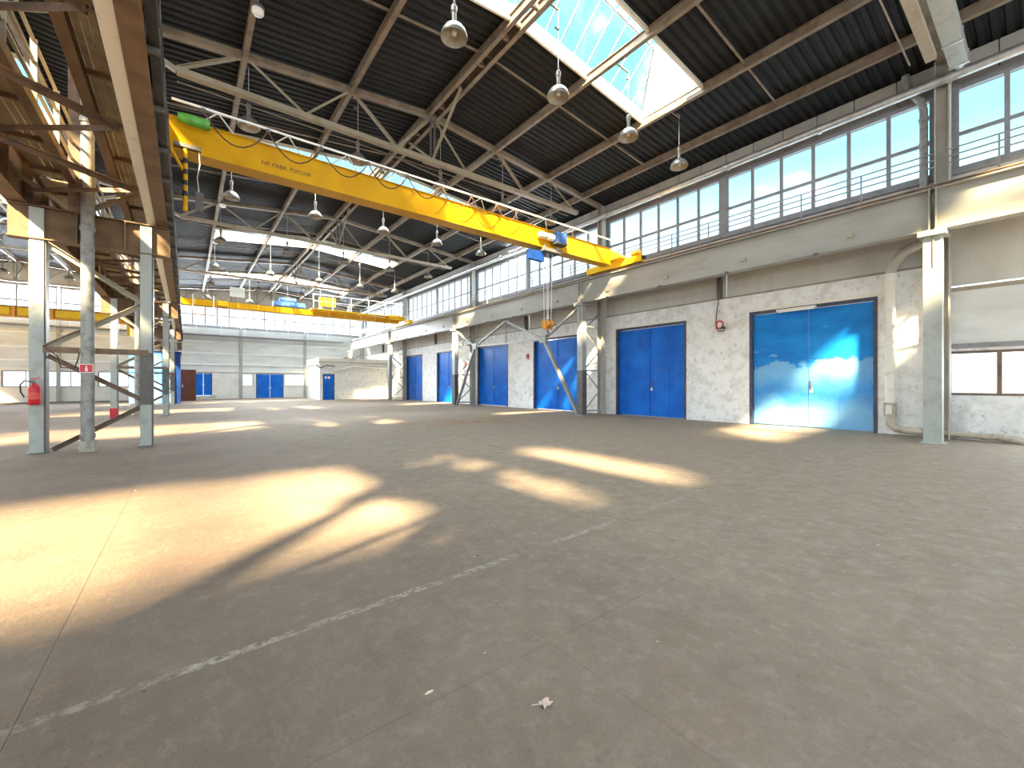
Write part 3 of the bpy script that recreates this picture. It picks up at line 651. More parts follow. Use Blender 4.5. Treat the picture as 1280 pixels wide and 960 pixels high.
# drain pipe bent round the near column, floor pipe with valve
t = thing('drain_pipe', (16.2, 2.6, 7), 'dark bent drain pipe beside the upper column, crossing the high window', 'pipe')
MB().tube([(16.45, 2.66, 10.40), (16.45, 2.64, 10.2), (16.45, 2.58, 9.95), (16.45, 2.46, 9.70), (16.45, 2.34, 9.50), (16.45, 2.28, 9.2), (16.45, 2.28, 6.47)], .095, 10).build('pipe_run', 'pipe_grey', t)
for z in (8.9, 8.2): MB().tube([(16.45, 2.28, z), (16.45, 2.28, z + .1)], .115, 10).build('collar', 'pipe_grey', t)
t = thing('wall_downpipe', (16.5, 3.0, 0), 'white downpipe right of the nearest blue gate running along the wall foot', 'pipe')
MB().tube([(15.5, 2.05, 5.30), (15.75, 2.2, 5.32), (16.1, 2.6, 5.28), (16.38, 2.93, 5.0), (16.45, 3.0, 4.72)], .13, 10).build('bend', 'panel_grey', t)
MB().tube([(16.45, 3.0, 4.72), (16.45, 3.0, .95)], .125, 12).build('pipe_run', 'pipe_white', t)
MB().tube([(16.45, 3.0, 4.55), (16.45, 3.0, 4.75)], .15, 12).build('collar', 'pipe_white', t)
MB().tube([(16.45, 3.0, .95), (16.45, 3.0, .55)], .15, 12).build('inspection_section', 'pipe_old', t)
MB().tube([(16.30, 3.0, .62), (16.30, 3.0, .88)], .07, 8).build('inspection_cover', 'pipe_white', t)
MB().tube([(16.45, 3.0, .55), (16.45, 2.97, .32), (16.42, 2.85, .20), (16.4, 2.65, .16), (16.4, 2.3, .15)], .11, 10).build('elbow', 'pipe_old', t)
MB().tube([(16.4, 2.3, .15), (16.4, .95, .13), (16.35, .6, .10), (16.3, .35, .0)], .085, 10).build('floor_run', 'pipe_old', t)

# crossed conduit, wall bell with red ring, tube lamp over the nearest gate
t = thing('wall_bell', (16.6, 8.1, 3.8), 'small round bell with a red ring on the pier between two gates', 'bell')
MB().tube([(16.66, 8.16, 4.86), (16.66, 8.24, 4.4), (16.66, 8.28, 3.95), (16.66, 8.26, 3.7), (16.66, 8.15, 3.58), (16.66, 7.98, 3.58), (16.66, 7.92, 3.68)], .018, 6).build('cable', 'steel_dark', t)
ring = [(16.60, 8.10 + .13 * math.cos(a), 3.83 + .15 * math.sin(a)) for a in [i * math.pi / 8 for i in range(17)]]
MB().tube([(16.70, 8.10, 3.83), (16.60, 8.10, 3.83)], .13, 16).build('bell_body', 'white', t)
MB().tube(ring, .03, 8, False).build('bell_ring', 'red', t)
MB().box(16.55, 16.66, 7.9, 8.03, 3.66, 3.74).build('striker', 'black', t)
t = thing('tube_lamp', (16.6, 5.5, 4.12), 'slim white tube lamp fixed over the nearest blue gate', 'lamp')
MB().box(16.56, 16.68, 4.9, 6.08, 4.06, 4.13).build('housing', 'white', t)
MB().tube([(16.60, 4.95, 4.04), (16.60, 6.03, 4.04)], .022, 8).build('tube', 'white', t)
for y_, z_ in ((19.95, 3.2), (27.2, 3.0)):
    t = thing('wall_switch', (16.66, y_, z_), 'small dark red switch on the whitewashed pier ' + ('between the third and fourth gate' if y_ < 22 else 'between the fourth and fifth gate'), 'switch')
    MB().box(16.60, 16.70, y_ - .06, y_ + .06, z_ - .16, z_ + .16).build('switch_box', 'red', t)
    MB().tube([(16.60, y_, z_), (16.56, y_, z_)], .03, 8).build('button', 'black', t)

# duct beside the near truss
t = thing('sheet_duct', (13, 1.6, 9.9), 'pale box duct under the roof beside the nearest truss', 'duct')
MB().box(9.0, 15.80, 1.36, 1.70, 9.72, 10.02).build('duct_run', 'steel_grey', t)
for x in (12.0, 14.6, 15.72): MB().box(x, x + .06, 1.34, 1.72, 9.70, 10.04).build('joint_band', 'galvanised', t)
MB().tube([(15.78, 1.53, 9.87), (15.90, 1.53, 9.85), (16.0, 1.53, 9.80)], [.15, .14, .10], 10).build('elbow', 'galvanised', t)

# ------------------------------------------------------------------ roof trusses
def truss(y, label, mirror=False):
    t = thing('roof_truss', (7.1, y, 9.5), label, 'truss', 'roof trusses')
    def zc(x): return zr(x) - .20
    for a, c_ in ((-1.7, 7.1), (7.1, 16.3)): MB().bar((a, y, zc(a)), (c_, y, zc(c_)), .20, .17).build('top_chord', 'steel_brown', t)
    MB().bar((-.2, y, 9.60), (14.65, y, 9.60), .20, .15).build('bottom_chord', 'steel_beige', t)
    top = [1.3, 4.2, 7.1, 9.93, 12.8]; bot = [-.2, 2.85, 5.75, 8.55, 11.45, 14.45]
    for i, x in enumerate(top):
        MB().angle((bot[i], y, 9.66), (x, y, zc(x)), .085 if i % 2 == 0 else .05).build('diagonal', 'steel_beige', t)
        MB().angle((x, y, zc(x)), (bot[i + 1], y, 9.66), .05 if i % 2 == 0 else .085).build('diagonal', 'steel_beige', t)
    MB().bar((-.2, y, 9.6), (-1.6, y, 10.2), .12, .12).build('end_strut', 'steel_beige', t)
    for dx in (-.08, .08): MB().bar((7.1 + dx, y, 9.66), (7.1 + dx, y, zc(7.1)), .05, .05).build('king_post', 'steel_dark', t)
    for s_ in (-1, 1): MB().angle((7.1, y, 9.66), (7.1, y + 2.0 * s_, zr(7.1) - .25), .07).build('knee_brace', 'steel_beige', t)
    MB().box(6.75, 7.45, y - .13, y + .13, 9.5, 9.53).build('gusset_plate', 'steel_beige', t)
    MB().tube([(-.2, y + .35, 9.52), (14.4, y + .35, 9.52)], .018, 6).build('conduit', 'steel_brown', t)
    return t
tl = ['nearest one at the top right edge', 'just beyond the yellow crane girder', 'second beyond the crane girder', 'third beyond the crane girder', 'last one in front of the far gable']
for k in range(5):
    a = truss(YB[k + 1], 'brown steel roof truss of the main hall, ' + tl[k])
    c_ = copy_tree(a, loc=(-10.6, YB[k + 1], 9.5)); c_['label'] = 'brown steel roof truss of the left hall, ' + ['first', 'second', 'third', 'fourth', 'last'][k] + ' from this end'
    c_.scale = (-1, 1, 1)

# ------------------------------------------------------------------ braced frames of the middle column row
def portal(y, label, first):
    t = thing('braced_column_frame', (XC, y, 0), label, 'column frame', 'braced frames of the middle row')
    for xc, w in ((-2.55, .22), (-.77, .21)):
        lg = MB().box(xc - w/2, xc + w/2, y - .10, y + .10, .02, 5.30).build('leg', 'steel_grey', t)
        MB().box(xc + w/2 - .002, xc + w/2 + .03, y - .085, y + .19, .02, 4.60).build('leg_shade_side', 'steel_dark', lg)  # dark plate paints the shade of the right face onto the leg
        MB().box(xc - w/2 - .03, xc + w/2 + .03, y - .13, y + .20, 0, .02).build('base_plate', 'steel_dark', lg)
        if not first and xc < -2: MB().box(xc - w/2 - .02, xc + w/2 + .02, y - .12, y + .12, .02, .42).build('leg_guard', 'red', lg)
    MB().box(-.77 - .112, -.77 + .112, y - .112, y - .10, 1.0, 2.25).build('leg_guard', 'steel_dark', t)
    MB().ibeam('x', -2.98, -.32, y, 4.62, 5.34, .26, .02, .025).build('crossbeam', 'row_brown', t)
    for x in (-1.15, -1.95): MB().box(x, x + .02, y - .13, y + .13, 4.645, 5.315).build('stiffener', 'steel_brown', t)
    MB().bar((-2.45, y - .1, 2.25), (-.72, y - .1, 2.25), .06, .13).build('tie', 'steel_rust', t)
    for p, q in (((-2.40, 4.55), (-.85, 3.45)), ((-2.40, 2.32), (-.85, 3.38)), ((-2.40, 2.12), (-.85, 1.12)), ((-2.32, .05), (-.85, .95))):
        MB().angle((p[0], y - .06, p[1]), (q[0], y - .06, q[1]), .10, .014).build('diagonal', 'steel_beige' if p[1] > 2.2 else 'steel_rust', t)
    MB().ibeam('z', 5.34, 10.45, -1.95, y - .15, y + .15, .24).build('upper_post', 'steel_rust', t)
    for s_ in (-1, 1): MB().angle((-1.95 + s_ * .1, y, 5.4), (-1.95 + s_ * 1.1, y, 6.1), .09).build('knee_brace', 'steel_beige', t)
    for s_ in (-1, 1): MB().angle((-1.95, y + s_ * .1, 8.6), (-1.95, y + s_ * 2.3, 10.3), .10).build('knee_brace', 'steel_brown', t)
    return t
pl = ['nearest, with the fire extinguisher', 'second, with a red guard at one foot', 'third, in front of the blue booth', 'last, by the far gable']
for k, y in enumerate((13.5, 25.7, 37.7, 49.6)): portal(y, 'grey braced twin-leg column frame of the middle row, ' + pl[k], k == 0)
portal(1.5, 'grey braced twin-leg column frame of the middle row, beside the viewer on the left', True)
for k, (y, lab) in enumerate(((13.2, 'tall grey rainwater pipe with a red sign, in the nearest braced frame'), (25.4, 'grey rainwater pipe in the second braced frame'))):
    t = thing('rainwater_pipe', (-1.74, y, 0), lab, 'pipe')
    MB().tube([(-1.74, y, .24), (-1.74, y, 10.4)], .115, 14).build('pipe_run', 'pipe_grey', t)
    for z in (.30, 2.2, 4.9, 7.3): MB().tube([(-1.74, y, z), (-1.74, y, z + .10)], .135, 14).build('collar', 'pipe_grey', t)
    MB().box(-1.87, -1.61, y - .13, y + .13, 0, .24).build('foot_block', 'kerb_dirt', t)
t = thing('hydrant_sign', (-1.74, 13.05, 1.84), 'small square red fire extinguisher sign on the grey pipe', 'sign')
MB().box(-1.85, -1.63, 13.055, 13.065, 1.75, 1.94).build('sign_plate', 'red', t)
b = MB().box(-1.76, -1.72, 13.048, 13.054, 1.78, 1.85); b.box(-1.752, -1.728, 13.048, 13.054, 1.86, 1.90); b.build('pictogram', 'white', t)
b = MB()
for q in ((-1.85, -1.63, 1.75, 1.762), (-1.85, -1.63, 1.928, 1.94), (-1.85, -1.84, 1.762, 1.928), (-1.64, -1.63, 1.762, 1.928)): b.box(q[0], q[1], 13.05, 13.054, q[2], q[3])
b.build('sign_border', 'white', t)
MB().box(-1.84, -1.64, 13.065, 13.085, 1.83, 1.86).build('strap', 'steel_dark', t)
# fire extinguisher
t = thing('fire_extinguisher', (-2.55, 13.19, 1.06), 'red fire extinguisher hanging on the nearest braced column', 'extinguisher')
MB().lathe([(.0, 0), (.085, 0), (.095, .02), (.095, .34), (.08, .40), (.035, .43), (.03, .46), (0, .46)], (-2.55, 13.25, 1.06), 18).build('cylinder', 'red', t)
MB().lathe([(.0965, .12), (.0965, .26)], (-2.55, 13.25, 1.06), 18).build('instruction_band', 'red_pale', t)
MB().box(-2.60, -2.54, 13.18, 13.24, 1.52, 1.57).build('valve', 'steel_dark', t)
MB().bar((-2.60, 13.2, 1.60), (-2.44, 13.2, 1.63), .025, .02).build('lever', 'red', t)
MB().tube([(-2.58, 13.2, 1.55), (-2.68, 13.2, 1.57), (-2.74, 13.2, 1.48), (-2.73, 13.2, 1.33), (-2.68, 13.2, 1.22)], .014, 6).build('hose', 'black', t)
MB().box(-2.66, -2.48, 13.30, 13.33, 1.2, 1.26).build('bracket', 'steel_dark', t)
# loose cable on the nearest frame
tag(MB().tube([(-2.42, 13.2, 2.32), (-2.2, 13.2, 2.1), (-2.15, 13.2, 1.86), (-1.95, 13.2, 1.84), (-1.90, 13.2, 2.0), (-1.87, 13.2, 2.19)], .014, 6).build('loose_cable', 'cable'), 'thin loose cable sagging between the leg and pipe of the nearest frame', 'cable')

# ------------------------------------------------------------------ high bay lamps
def lamp_proto():
    t = thing('high_bay_lamp', (0, 0, 0), 'x', 'lamp', 'high bay lamps')
    MB().lathe([(.285, 0), (.292, .015), (.283, .07), (.255, .14), (.205, .21), (.14, .262), (.075, .285)], n=24).build('reflector', 'lamp_metal', t)
    MB().lathe([(.282, .002), (.272, .07), (.245, .135), (.195, .20), (.13, .25), (.06, .275), (0, .278)], n=24).build('reflector_lining', 'lamp_inner', t)
    MB().lathe([(.0, .05), (.05, .07), (.06, .12), (.045, .19), (.03, .27)], n=12).build('bulb', 'bulb', t)
    h = MB().lathe([(.075, .28), (.075, .31)], n=14).lathe([(.075, .31), (.05, .32)], n=14).lathe([(.05, .32), (.05, .55)], n=14).lathe([(.05, .55), (.068, .56)], n=14).lathe([(.068, .56), (.068, .67)], n=14).lathe([(.068, .67), (.03, .72), (0, .72)], n=14).build('housing', 'lamp_metal', t)
    MB().lathe([(.01, .72), (.03, .74), (.03, .77), (.01, .79)], n=8).build('hook', 'steel_dark', h)
    r = MB().lathe([(.011, 0), (.011, 1.0)], n=6).build('suspension_rod', 'galvanised', t); r.location = (0, 0, .77)
    return t
LP = lamp_proto(); first_lamp = [True]
def lamp(x, y, z, label):
    t = LP if first_lamp[0] else copy_tree(LP); first_lamp[0] = False
    t.location = (x, y, z); t['label'] = label
    for c_ in t.children:
        if c_.name.startswith('suspension_rod'): c_.scale = (1, 1, zr(x) - .15 - z - .77)
    pxs = [-.6, 1.3, 4.2, 7.28, 9.93, 12.8, 15.05, -4.8, -7.7, -10.6]; n = min(pxs, key=lambda q: abs(q - x))
    e_ = 1 if n > x else -1; zz = zr(x) - .15 - z
    MB().box(min(-.02 * e_, n - x), max(-.02 * e_, n - x), -.02, .02, zz - .02, zz + .02).build('mounting_arm', 'steel_brown', t)
LX = [1.43, 4.56, 7.66, 10.6, 13.4]
rows = [(7.93, 'row below the nearest skylight'), (14.35, 'row just beyond the yellow girder'), (20.25, 'row below the second skylight'), (26.9, 'fourth row from this end'), (32.9, 'fifth row from this end'), (39.0, 'sixth row from this end'), (45.0, 'row nearest the far gable')]
pos = ['fifth', 'fourth', 'third', 'second', 'first']
for y, rn in rows:
    for i, x in enumerate(LX): 
        lamp(x, y, 8.95, 'bell-shaped high bay lamp, %s from the right wall, %s' % (pos[i], rn))
for i, (x, y) in enumerate(((-6.6, 30.0), (-9.7, 37.0), (-6.6, 37.0), (-6.6, 43.0), (-9.7, 43.0))):
    lamp(x, y, 8.95, 'bell-shaped high bay lamp in the left hall, ' + ['nearest to the column row', 'left of the middle pair', 'right of the middle pair', 'right of the far pair', 'left of the far pair'][i])
# small bulkhead lights on long rods along the left purlin
for i, (x, y, z) in enumerate(((1.32, 11.4, 10.1), (1.32, 23.4, 9.6), (1.32, 29.4, 9.5))):
    t = thing('bulkhead_light', (x, y, z), 'small white bulkhead light under the leftmost purlin, ' + ['large one above the crane girder', 'middle one', 'farthest one'][i], 'lamp', 'bulkhead lights')
    MB().lathe([(0, 0), (.09, .01), (.125, .06), (.125, .15), (.09, .2), (0, .21)], (x, y, z), 14).build('globe', 'white', t)
    MB().lathe([(.13, .13), (.14, .14), (.14, .19), (.10, .25), (.03, .27), (0, .27)], (x, y, z), 14).build('cap', 'steel_dark', t)
    MB().tube([(x, y, z + .26), (x, y, zr(x) - .20)], .015, 6).build('suspension_rod', 'galvanised', t)

# ------------------------------------------------------------------ yellow bridge crane
def text(s, size, loc, m, parent, rot=(math.pi / 2, 0, 0)):
    cu = bpy.data.curves.new('lettering', 'FONT'); cu.body = s; cu.size = size; cu.extrude = .001; cu.materials.append(M[m])
    f = bpy.data.objects.new('lettering_source', cu); C.objects.link(f)
    me = bpy.data.meshes.new_from_object(f.evaluated_get(bpy.context.evaluated_depsgraph_get())); bpy.data.objects.remove(f)
    me.materials.clear(); me.materials.append(M[m])
    o = bpy.data.objects.new('lettering', me); C.objects.link(o); o.parent = parent
    off = OFFS.get(parent.name, (0, 0, 0)); o.location = (loc[0] - off[0], loc[1] - off[1], loc[2] - off[2]); o.rotation_euler = rot
    return o
CY = 12.0
t = thing('bridge_crane', (7.2, CY, 6.54), 'large yellow single-girder overhead crane spanning the main hall', 'crane')
g = MB().box(-.30, 14.55, CY - .17, CY + .17, 6.67, 7.34).build('girder', 'yellow', t)
MB().box(-.30, 14.55, CY - .24, CY + .24, 6.64, 6.67).build('bottom_flange', 'yellow', g)
MB().box(-.30, 14.55, CY - .21, CY + .21, 7.34, 7.365).build('top_flange', 'yellow', g)
text('NR FABR. P202209', .140, (1.44, CY - .174, 6.86), 'black_paint', g)
text('Q-5,0 t', .17, (7.47, CY - .174, 6.80), 'black_paint', g)
for xc, nm in ((14.98, 0), (-.475, 1)):
    ec = MB().box(xc - .13, xc + .13, CY - 1.5, CY + 1.5, 6.60, 6.88).build('end_carriage', 'yellow_bright', t)
    for s_ in (-1, 1):
        MB().tube([(xc - .05, CY + s_ * 1.28, 6.66), (xc + .05, CY + s_ * 1.28, 6.66)], .12, 14).build('wheel', 'steel_dark', ec)
        MB().box(xc - .07, xc + .07, CY + s_ * 1.5 - (.0 if s_ > 0 else .12), CY + s_ * 1.5 + (.12 if s_ > 0 else .0), 6.68, 6.80).build('buffer', 'black', ec)
    MB().prism([(CY - .75, 6.88), (CY + .75, 6.88), (CY + .2, 7.30), (CY - .2, 7.30)], 'x', xc - .10 - (.35 if xc > 5 else 0), xc + .10).build('saddle_plate', 'yellow_bright', ec)
    MB().tube([(xc - .1, CY - 1.05, 6.98), (xc - .1, CY - 1.42, 6.98)], .10, 12).build('drive_motor', 'orange' if xc > 5 else 'green', ec)
MB().tube([(-.15, CY - .40, 7.28), (.02, CY - .40, 7.28), (.40, CY - .40, 7.28), (.42, CY - .40, 7.28)], [.09, .115, .115, .08], 14).build('travel_motor', 'green', t)
# festoon rail
ry = CY - .42
fr = MB().bar((-.25, ry, 7.62), (14.4, ry, 7.62), .035, .045).build('festoon_rail', 'white', t)
x = .2
while x < 14.2:
    MB().bar((x, CY - .15, 7.36), (x + .35, ry, 7.60), .022, .022).build('rail_bracket', 'white', fr)
    MB().bar((x + .7, CY - .15, 7.36), (x + .38, ry, 7.60), .022, .022).build('rail_bracket', 'white', fr); x += 1.42
xs2 = [.3, 1.55, 2.75, 3.95, 5.1, 6.2, 7.3, 8.3, 9.2]
for i, (a, c_) in enumerate(zip(xs2, xs2[1:])):
    MB().tube([(a + (c_ - a) * q / 10, ry - .03, 7.55 - .58 * (1 - (2 * q / 10 - 1) ** 2) * (1 - .04 * i)) for q in range(11)], .016, 6).build('festoon_cable', 'cable', fr)
    MB().box(a - .04, a + .04, ry - .05, ry + .03, 7.53, 7.60).build('cable_trolley', 'steel_dark', fr)
# hanging current collector arm, pendant control
ca = MB().tube([(-.02, CY - .30, 6.66), (-.02, CY - .30, 5.30)], .045, 8).build('collector_arm', 'yellow', t)
for z in (5.62, 5.86, 6.10, 6.34): MB().tube([(-.02, CY - .30, z), (-.02, CY - .30, z + .11)], .050, 8).build('warning_stripe', 'black', ca)
MB().tube([(-.35, CY - .30, 6.75), (-.04, CY - .30, 6.15)], .035, 8).build('arm_stay', 'yellow', ca)
MB().box(-.22, .26, CY - .36, CY - .22, 6.68, 6.76).build('arm_bracket', 'steel_dark', ca)
pd = MB().tube([(.22, CY - .3, 6.70), (.24, CY - .3, 6.4), (.19, CY - .3, 6.1), (.22, CY - .3, 5.75)], .012, 6).build('pendant_cable', 'galvanised', t)
MB().box(.16, .30, CY - .36, CY - .24, 5.36, 5.76).build('pendant_box', 'steel_dark', pd)
# hoist
h = MB().box(11.02, 11.55, CY - .52, CY - .22, 6.86, 7.24).build('hoist_gearbox', 'motor_blue', t)
MB().box(11.0, 11.58, CY - .54, CY - .20, 6.80, 6.86).build('hoist_base', 'steel_dark', h)
MB().tube([(10.98, CY - .36, 7.02), (10.70, CY - .36, 7.02)], .13, 14).build('hoist_drum', 'white', h)
MB().tube([(10.70, CY - .36, 7.02), (10.66, CY - .36, 7.02), (10.28, CY - .36, 7.02), (10.25, CY - .36, 7.02)], [.08, .115, .115, .07], 14).build('hoist_motor', 'silver', h)
for x in (10.36, 10.46, 10.56): MB().tube([(x, CY - .36, 7.02), (x + .02, CY - .36, 7.02)], .13, 14).build('cooling_fin', 'silver', h)
MB().box(10.55, 11.45, CY - .34, CY + .34, 6.50, 6.63).build('trolley_frame', 'steel_dark', h)
for x in (10.65, 11.35):
    for s_ in (-1, 1): MB().tube([(x, CY + s_ * .24, 6.72), (x, CY + s_ * .19, 6.72)], .06, 10).build('trolley_wheel', 'silver', h)
MB().box(9.98, 10.72, CY - .14, CY + .02, 6.14, 6.50).build('control_box', 'blue_dark', h)
for x in (10.05, 10.65): MB().bar((x, CY - .06, 6.48), (x + .1, CY - .06, 6.64), .03, .03).build('box_hanger', 'steel_dark', h)
hk = MB().tube([(10.76, CY - .1, 3.80), (11.10, CY - .1, 3.80)], .16, 16).build('hook_block', 'orange', t)
MB().box(10.72, 11.14, CY - .15, CY - .05, 3.60, 3.74).build('block_plate', 'orange', hk)
MB().box(10.915, 10.945, CY - .27, CY + .07, 3.63, 3.96).build('block_rib', 'steel_rust', hk)
hp = [(10.93, CY - .1, 3.62), (10.93, CY - .1, 3.50)] + [(10.93 + .085 * math.sin(a), CY - .1, 3.415 + .085 * math.cos(a)) for a in [i * math.pi / 6 for i in range(0, 10)]]
MB().tube(hp, [.03, .03] + [.026] * 8 + [.018, .012], 8).build('hook', 'steel_dark', hk)
for x in (10.70, 10.90, 10.97, 11.17): MB().tube([(x, CY - .1, 6.52), (10.93 + (x - 10.93) * .75, CY - .1, 3.82)], .010, 5).build('hoist_rope', 'rope', t)

# ------------------------------------------------------------------ far crane of the main hall, with walkway
CY = 35.0
t = thing('bridge_crane', (7.2, CY, 6.54), 'distant yellow overhead crane with walkway railing and blue hoist', 'crane')
g = MB().box(-.3, 14.55, CY - .25, CY + .25, 6.78, 7.12).build('girder', 'yellow', t)
MB().box(-.3, 14.55, CY - .32, CY + .32, 6.72, 6.78).build('bottom_flange', 'yellow', g)
for q in range(12): MB().box(.4 + 1.2 * q, .48 + 1.2 * q, CY - .31, CY - .25, 6.78, 7.14).build('stiffener', 'yellow_bright', g)
MB().box(7.4, 14.6, CY - 1.0, CY - .3, 7.12, 7.18).build('walkway_deck', 'yellow_bright', t)
for q in range(6): MB().box(7.5 + 1.38 * q, 7.56 + 1.38 * q, CY - 1.0, CY - .94, 7.18, 8.28).build('rail_post', 'white', t)
for z in (8.26, 7.75): MB().bar((7.5, CY - .97, z), (14.6, CY - .97, z), .045, .045).build('handrail', 'white', t)
for q in range(2): MB().box(.3 + 1.1 * q, .36 + 1.1 * q, CY - 1.0, CY - .94, 5.9, 7.3).build('cage_post', 'white', t)
MB().bar((.3, CY - .97, 6.0), (1.45, CY - .97, 6.0), .05, .05).build('cage_rail', 'orange', t)
MB().box(1.7, 2.25, CY - .40, CY - .25, 6.80, 7.14).build('junction_box', 'yellow_bright', t)
h = MB().box(5.0, 7.1, CY - .35, CY + .35, 7.25, 7.55).build('hoist_frame', 'motor_blue', t)
MB().tube([(5.4, CY, 7.72), (6.5, CY, 7.72)], .2, 12).build('hoist_drum', 'motor_blue', h)
MB().box(8.1, 9.3, CY - .3, CY - .05, 7.55, 8.20).build('control_cabinet', 'yellow_bright', t)
MB().box(2.45, 3.35, CY + 1.0, CY + 1.1, 7.75, 8.45).build('white_panel', 'sheet_white', t)
MB().bar((2.5, CY + 1.05, 6.9), (2.5, CY + 1.05, 7.8), .06, .06).build('panel_post', 'steel_dark', t)
for xc in (14.98, -.475):
    ec = MB().box(xc - .14, xc + .14, CY - 1.7, CY + 1.7, 6.60, 6.92).build('end_carriage', 'yellow_bright', t)
    for s_ in (-1, 1): MB().tube([(xc - .05, CY + s_ * 1.4, 6.66), (xc + .05, CY + s_ * 1.4, 6.66)], .12, 12).build('wheel', 'steel_dark', ec)
MB().box(13.4, 14.8, CY - .8, CY + .3, 6.95, 7.3).build('drive_unit', 'yellow_bright', t)

# crane of the left hall, near the far gable
CY = 47.5
t = thing('bridge_crane', (-10.6, CY, 6.54), 'yellow overhead crane with boxed panels at the end of the left hall', 'crane')
g = MB().box(-18.2, -2.9, CY - .2, CY + .2, 6.55, 7.25).build('girder', 'yellow', t)
MB().box(-18.2, -2.9, CY - .34, CY + .3, 6.50, 6.56).build('bottom_flange', 'orange', g)
MB().box(-18.2, -2.9, CY - .34, CY + .3, 7.25, 7.31).build('top_flange', 'steel_rust', g)
for q in range(8):
    xa = -18.0 + 1.95 * q
    MB().box(xa, xa + .16, CY - .33, CY - .2, 6.56, 7.25).build('stiffener', 'orange', g)
    MB().box(xa + .25, xa + 1.80, CY - .25, CY - .2, 6.63, 7.18).build('web_panel', 'yellow_bright', g)
for xc in (-2.85, -18.35): MB().box(xc - .14, xc + .14, CY - 1.5, CY + 1.5, 6.58, 6.95).build('end_carriage', 'yellow_bright', t)
MB().box(-3.9, -3.1, CY - .5, CY + .3, 5.55, 6.5).build('operator_cabin', 'yellow_bright', t)

# ------------------------------------------------------------------ small white room in the far right corner
RX, RY, RH = 9.88, 42.2, 3.95
t = thing('corner_room', (13.3, 44.5, 0), 'small whitewashed flat-roofed room built into the far right corner', 'room')
wall_boxes(MB(), 'y', RY, RY + .25, RX, XW - .02, 0, 3.35, [(10.15, 11.2, 0, 2.45)]).build('front_wall', 'plaster', t)
MB().box(RX, RX + .25, RY + .25, 47.0, 0, 3.35).build('side_wall', 'plaster_clean', t)
MB().box(RX + .25, XW - .02, 46.8, 47.0, 0, 3.35).build('rear_wall', 'plaster_clean', t)
MB().box(RX - .12, XW - .02, RY - .18, 47.1, 3.35, RH).build('roof_slab', 'plaster_clean', t)
MB().box(RX - .16, XW - .02, RY - .22, RY - .16, 3.52, 3.60).build('cornice', 'panel_grey', t)
pp = [(RX - .35, RY - .25, 3.25), (RX, RY - .28, 3.0), (10.4, RY - .3, 3.25), (11.1, RY - .3, 3.18)]
MB().tube(pp, .05, 8).build('cable_bundle', 'steel_dark', t)
MB().tube([(11.0, RY - .25, 2.78), (11.9, RY - .28, 2.95), (12.9, RY - .28, 3.2), (14.2, RY - .28, 3.12), (16.2, RY - .25, 3.12), (16.4, RY - .2, 3.3)], .12, 10).build('lagged_pipe', 'plaster_clean', t)
MB().box(12.2, 13.2, RY + .4, RY + .8, RH, RH + .12).build('roof_beam', 'brown_door', t)
d = small_door(9, RY + .03, 10.15, 11.2, 0, 2.45, 'blue single door of the small white corner room with two pale notices', 'blue', two=False)
for x in (10.32, 10.60): MB().box(x, x + .2, RY + .015, RY + .027, 2.0, 2.22).build('notice', 'white', d)

# ------------------------------------------------------------------ blue booth and brown door behind the columns
t = thing('blue_booth', (-1.8, 42, 0), 'tall pale blue steel booth standing behind the middle column row', 'booth')
MB().box(-3.25, -.72, 40.5, 44.0, .08, 3.85).build('booth_body', 'blue_light', t)
MB().box(-.72, -.36, 40.45, 44.0, .0, 3.80).build('side_panel', 'blue_dark', t)
for x in (-2.65, -2.05, -1.45, -.78): MB().box(x, x + .05, 40.46, 40.5, .1, 3.8).build('panel_seam', 'blue', t)
MB().box(-3.25, -.72, 40.47, 40.5, 2.3, 2.38).build('panel_seam', 'blue', t)
MB().box(-3.3, -.30, 40.42, 44.0, 3.85, 3.93).build('booth_roof', 'blue_dark', t)
MB().box(-1.2, -.98, 40.44, 40.47, 1.35, 1.75).build('notice', 'white', t)
MB().tube([(-1.1 + .17 * math.cos(a), 40.40, 2.15 + .17 * math.sin(a)) for a in [i * math.pi / 6 for i in range(13)]], .06, 8, False).build('hose_coil', 'black', t)
MB().tube([(-1.25, 40.3, 4.9), (-1.2, 40.3, 4.0), (-.95, 40.3, 3.2), (-.86, 40.3, 2.4), (-.84, 40.3, .1)], .07, 8).build('flexible_duct', 'galvanised', t)
MB().box(-3.2, -.4, 40.55, 43.9, 0, .08).build('plinth', 'steel_dark', t)
t = thing('door_10', (.1, 47.0, 0), 'brown panelled wooden door standing left of the plain far blue door', 'door', kind='structure')
MB().box(-.42, .62, 47.05, 47.10, 0, 2.72).build('door_leaf', 'brown_door', t)
for x in (-.36, .52): MB().box(x, x + .07, 47.02, 47.05, .05, 2.65).build('stile', 'brown_door', t)
for z in (.15, .75, 1.35, 1.95): MB().box(-.22, .46, 47.025, 47.05, z, z + .48).build('panel', 'brown_door', t)
MB().box(-.30, -.24, 46.98, 47.02, 1.2, 1.45).build('handle', 'silver', t)
MB().box(-.46, .68, 47.1, 47.2, 0, 2.78).build('door_frame', 'navy_frame', t)

# walkway railing along the far gable
for nm, xa, xb in (('main', XC + .3, 14.6), ('left', -20.0, -3.1)):
    t = thing('gable_walkway', ((xa + xb) / 2, 51.4, 6.3), 'narrow railed walkway below the high windows of the far gable, %s hall' % nm, 'walkway')
    MB().box(xa, xb, 51.0, 51.9, 6.30, 6.40).build('walkway_deck', 'frame_grey', t)
    x = xa + .2
    while x < xb: MB().bar((x, 51.02, 6.4), (x, 51.02, 7.35), .05, .05).build('rail_post', 'white', t); x += 2.0
    MB().bar((xa, 51.02, 7.33), (xb, 51.02, 7.33), .04, .04).build('handrail', 'white', t)
    MB().bar((xa, 51.02, 6.9), (xb, 51.02, 6.9), .03, .03).build('handrail', 'white', t)

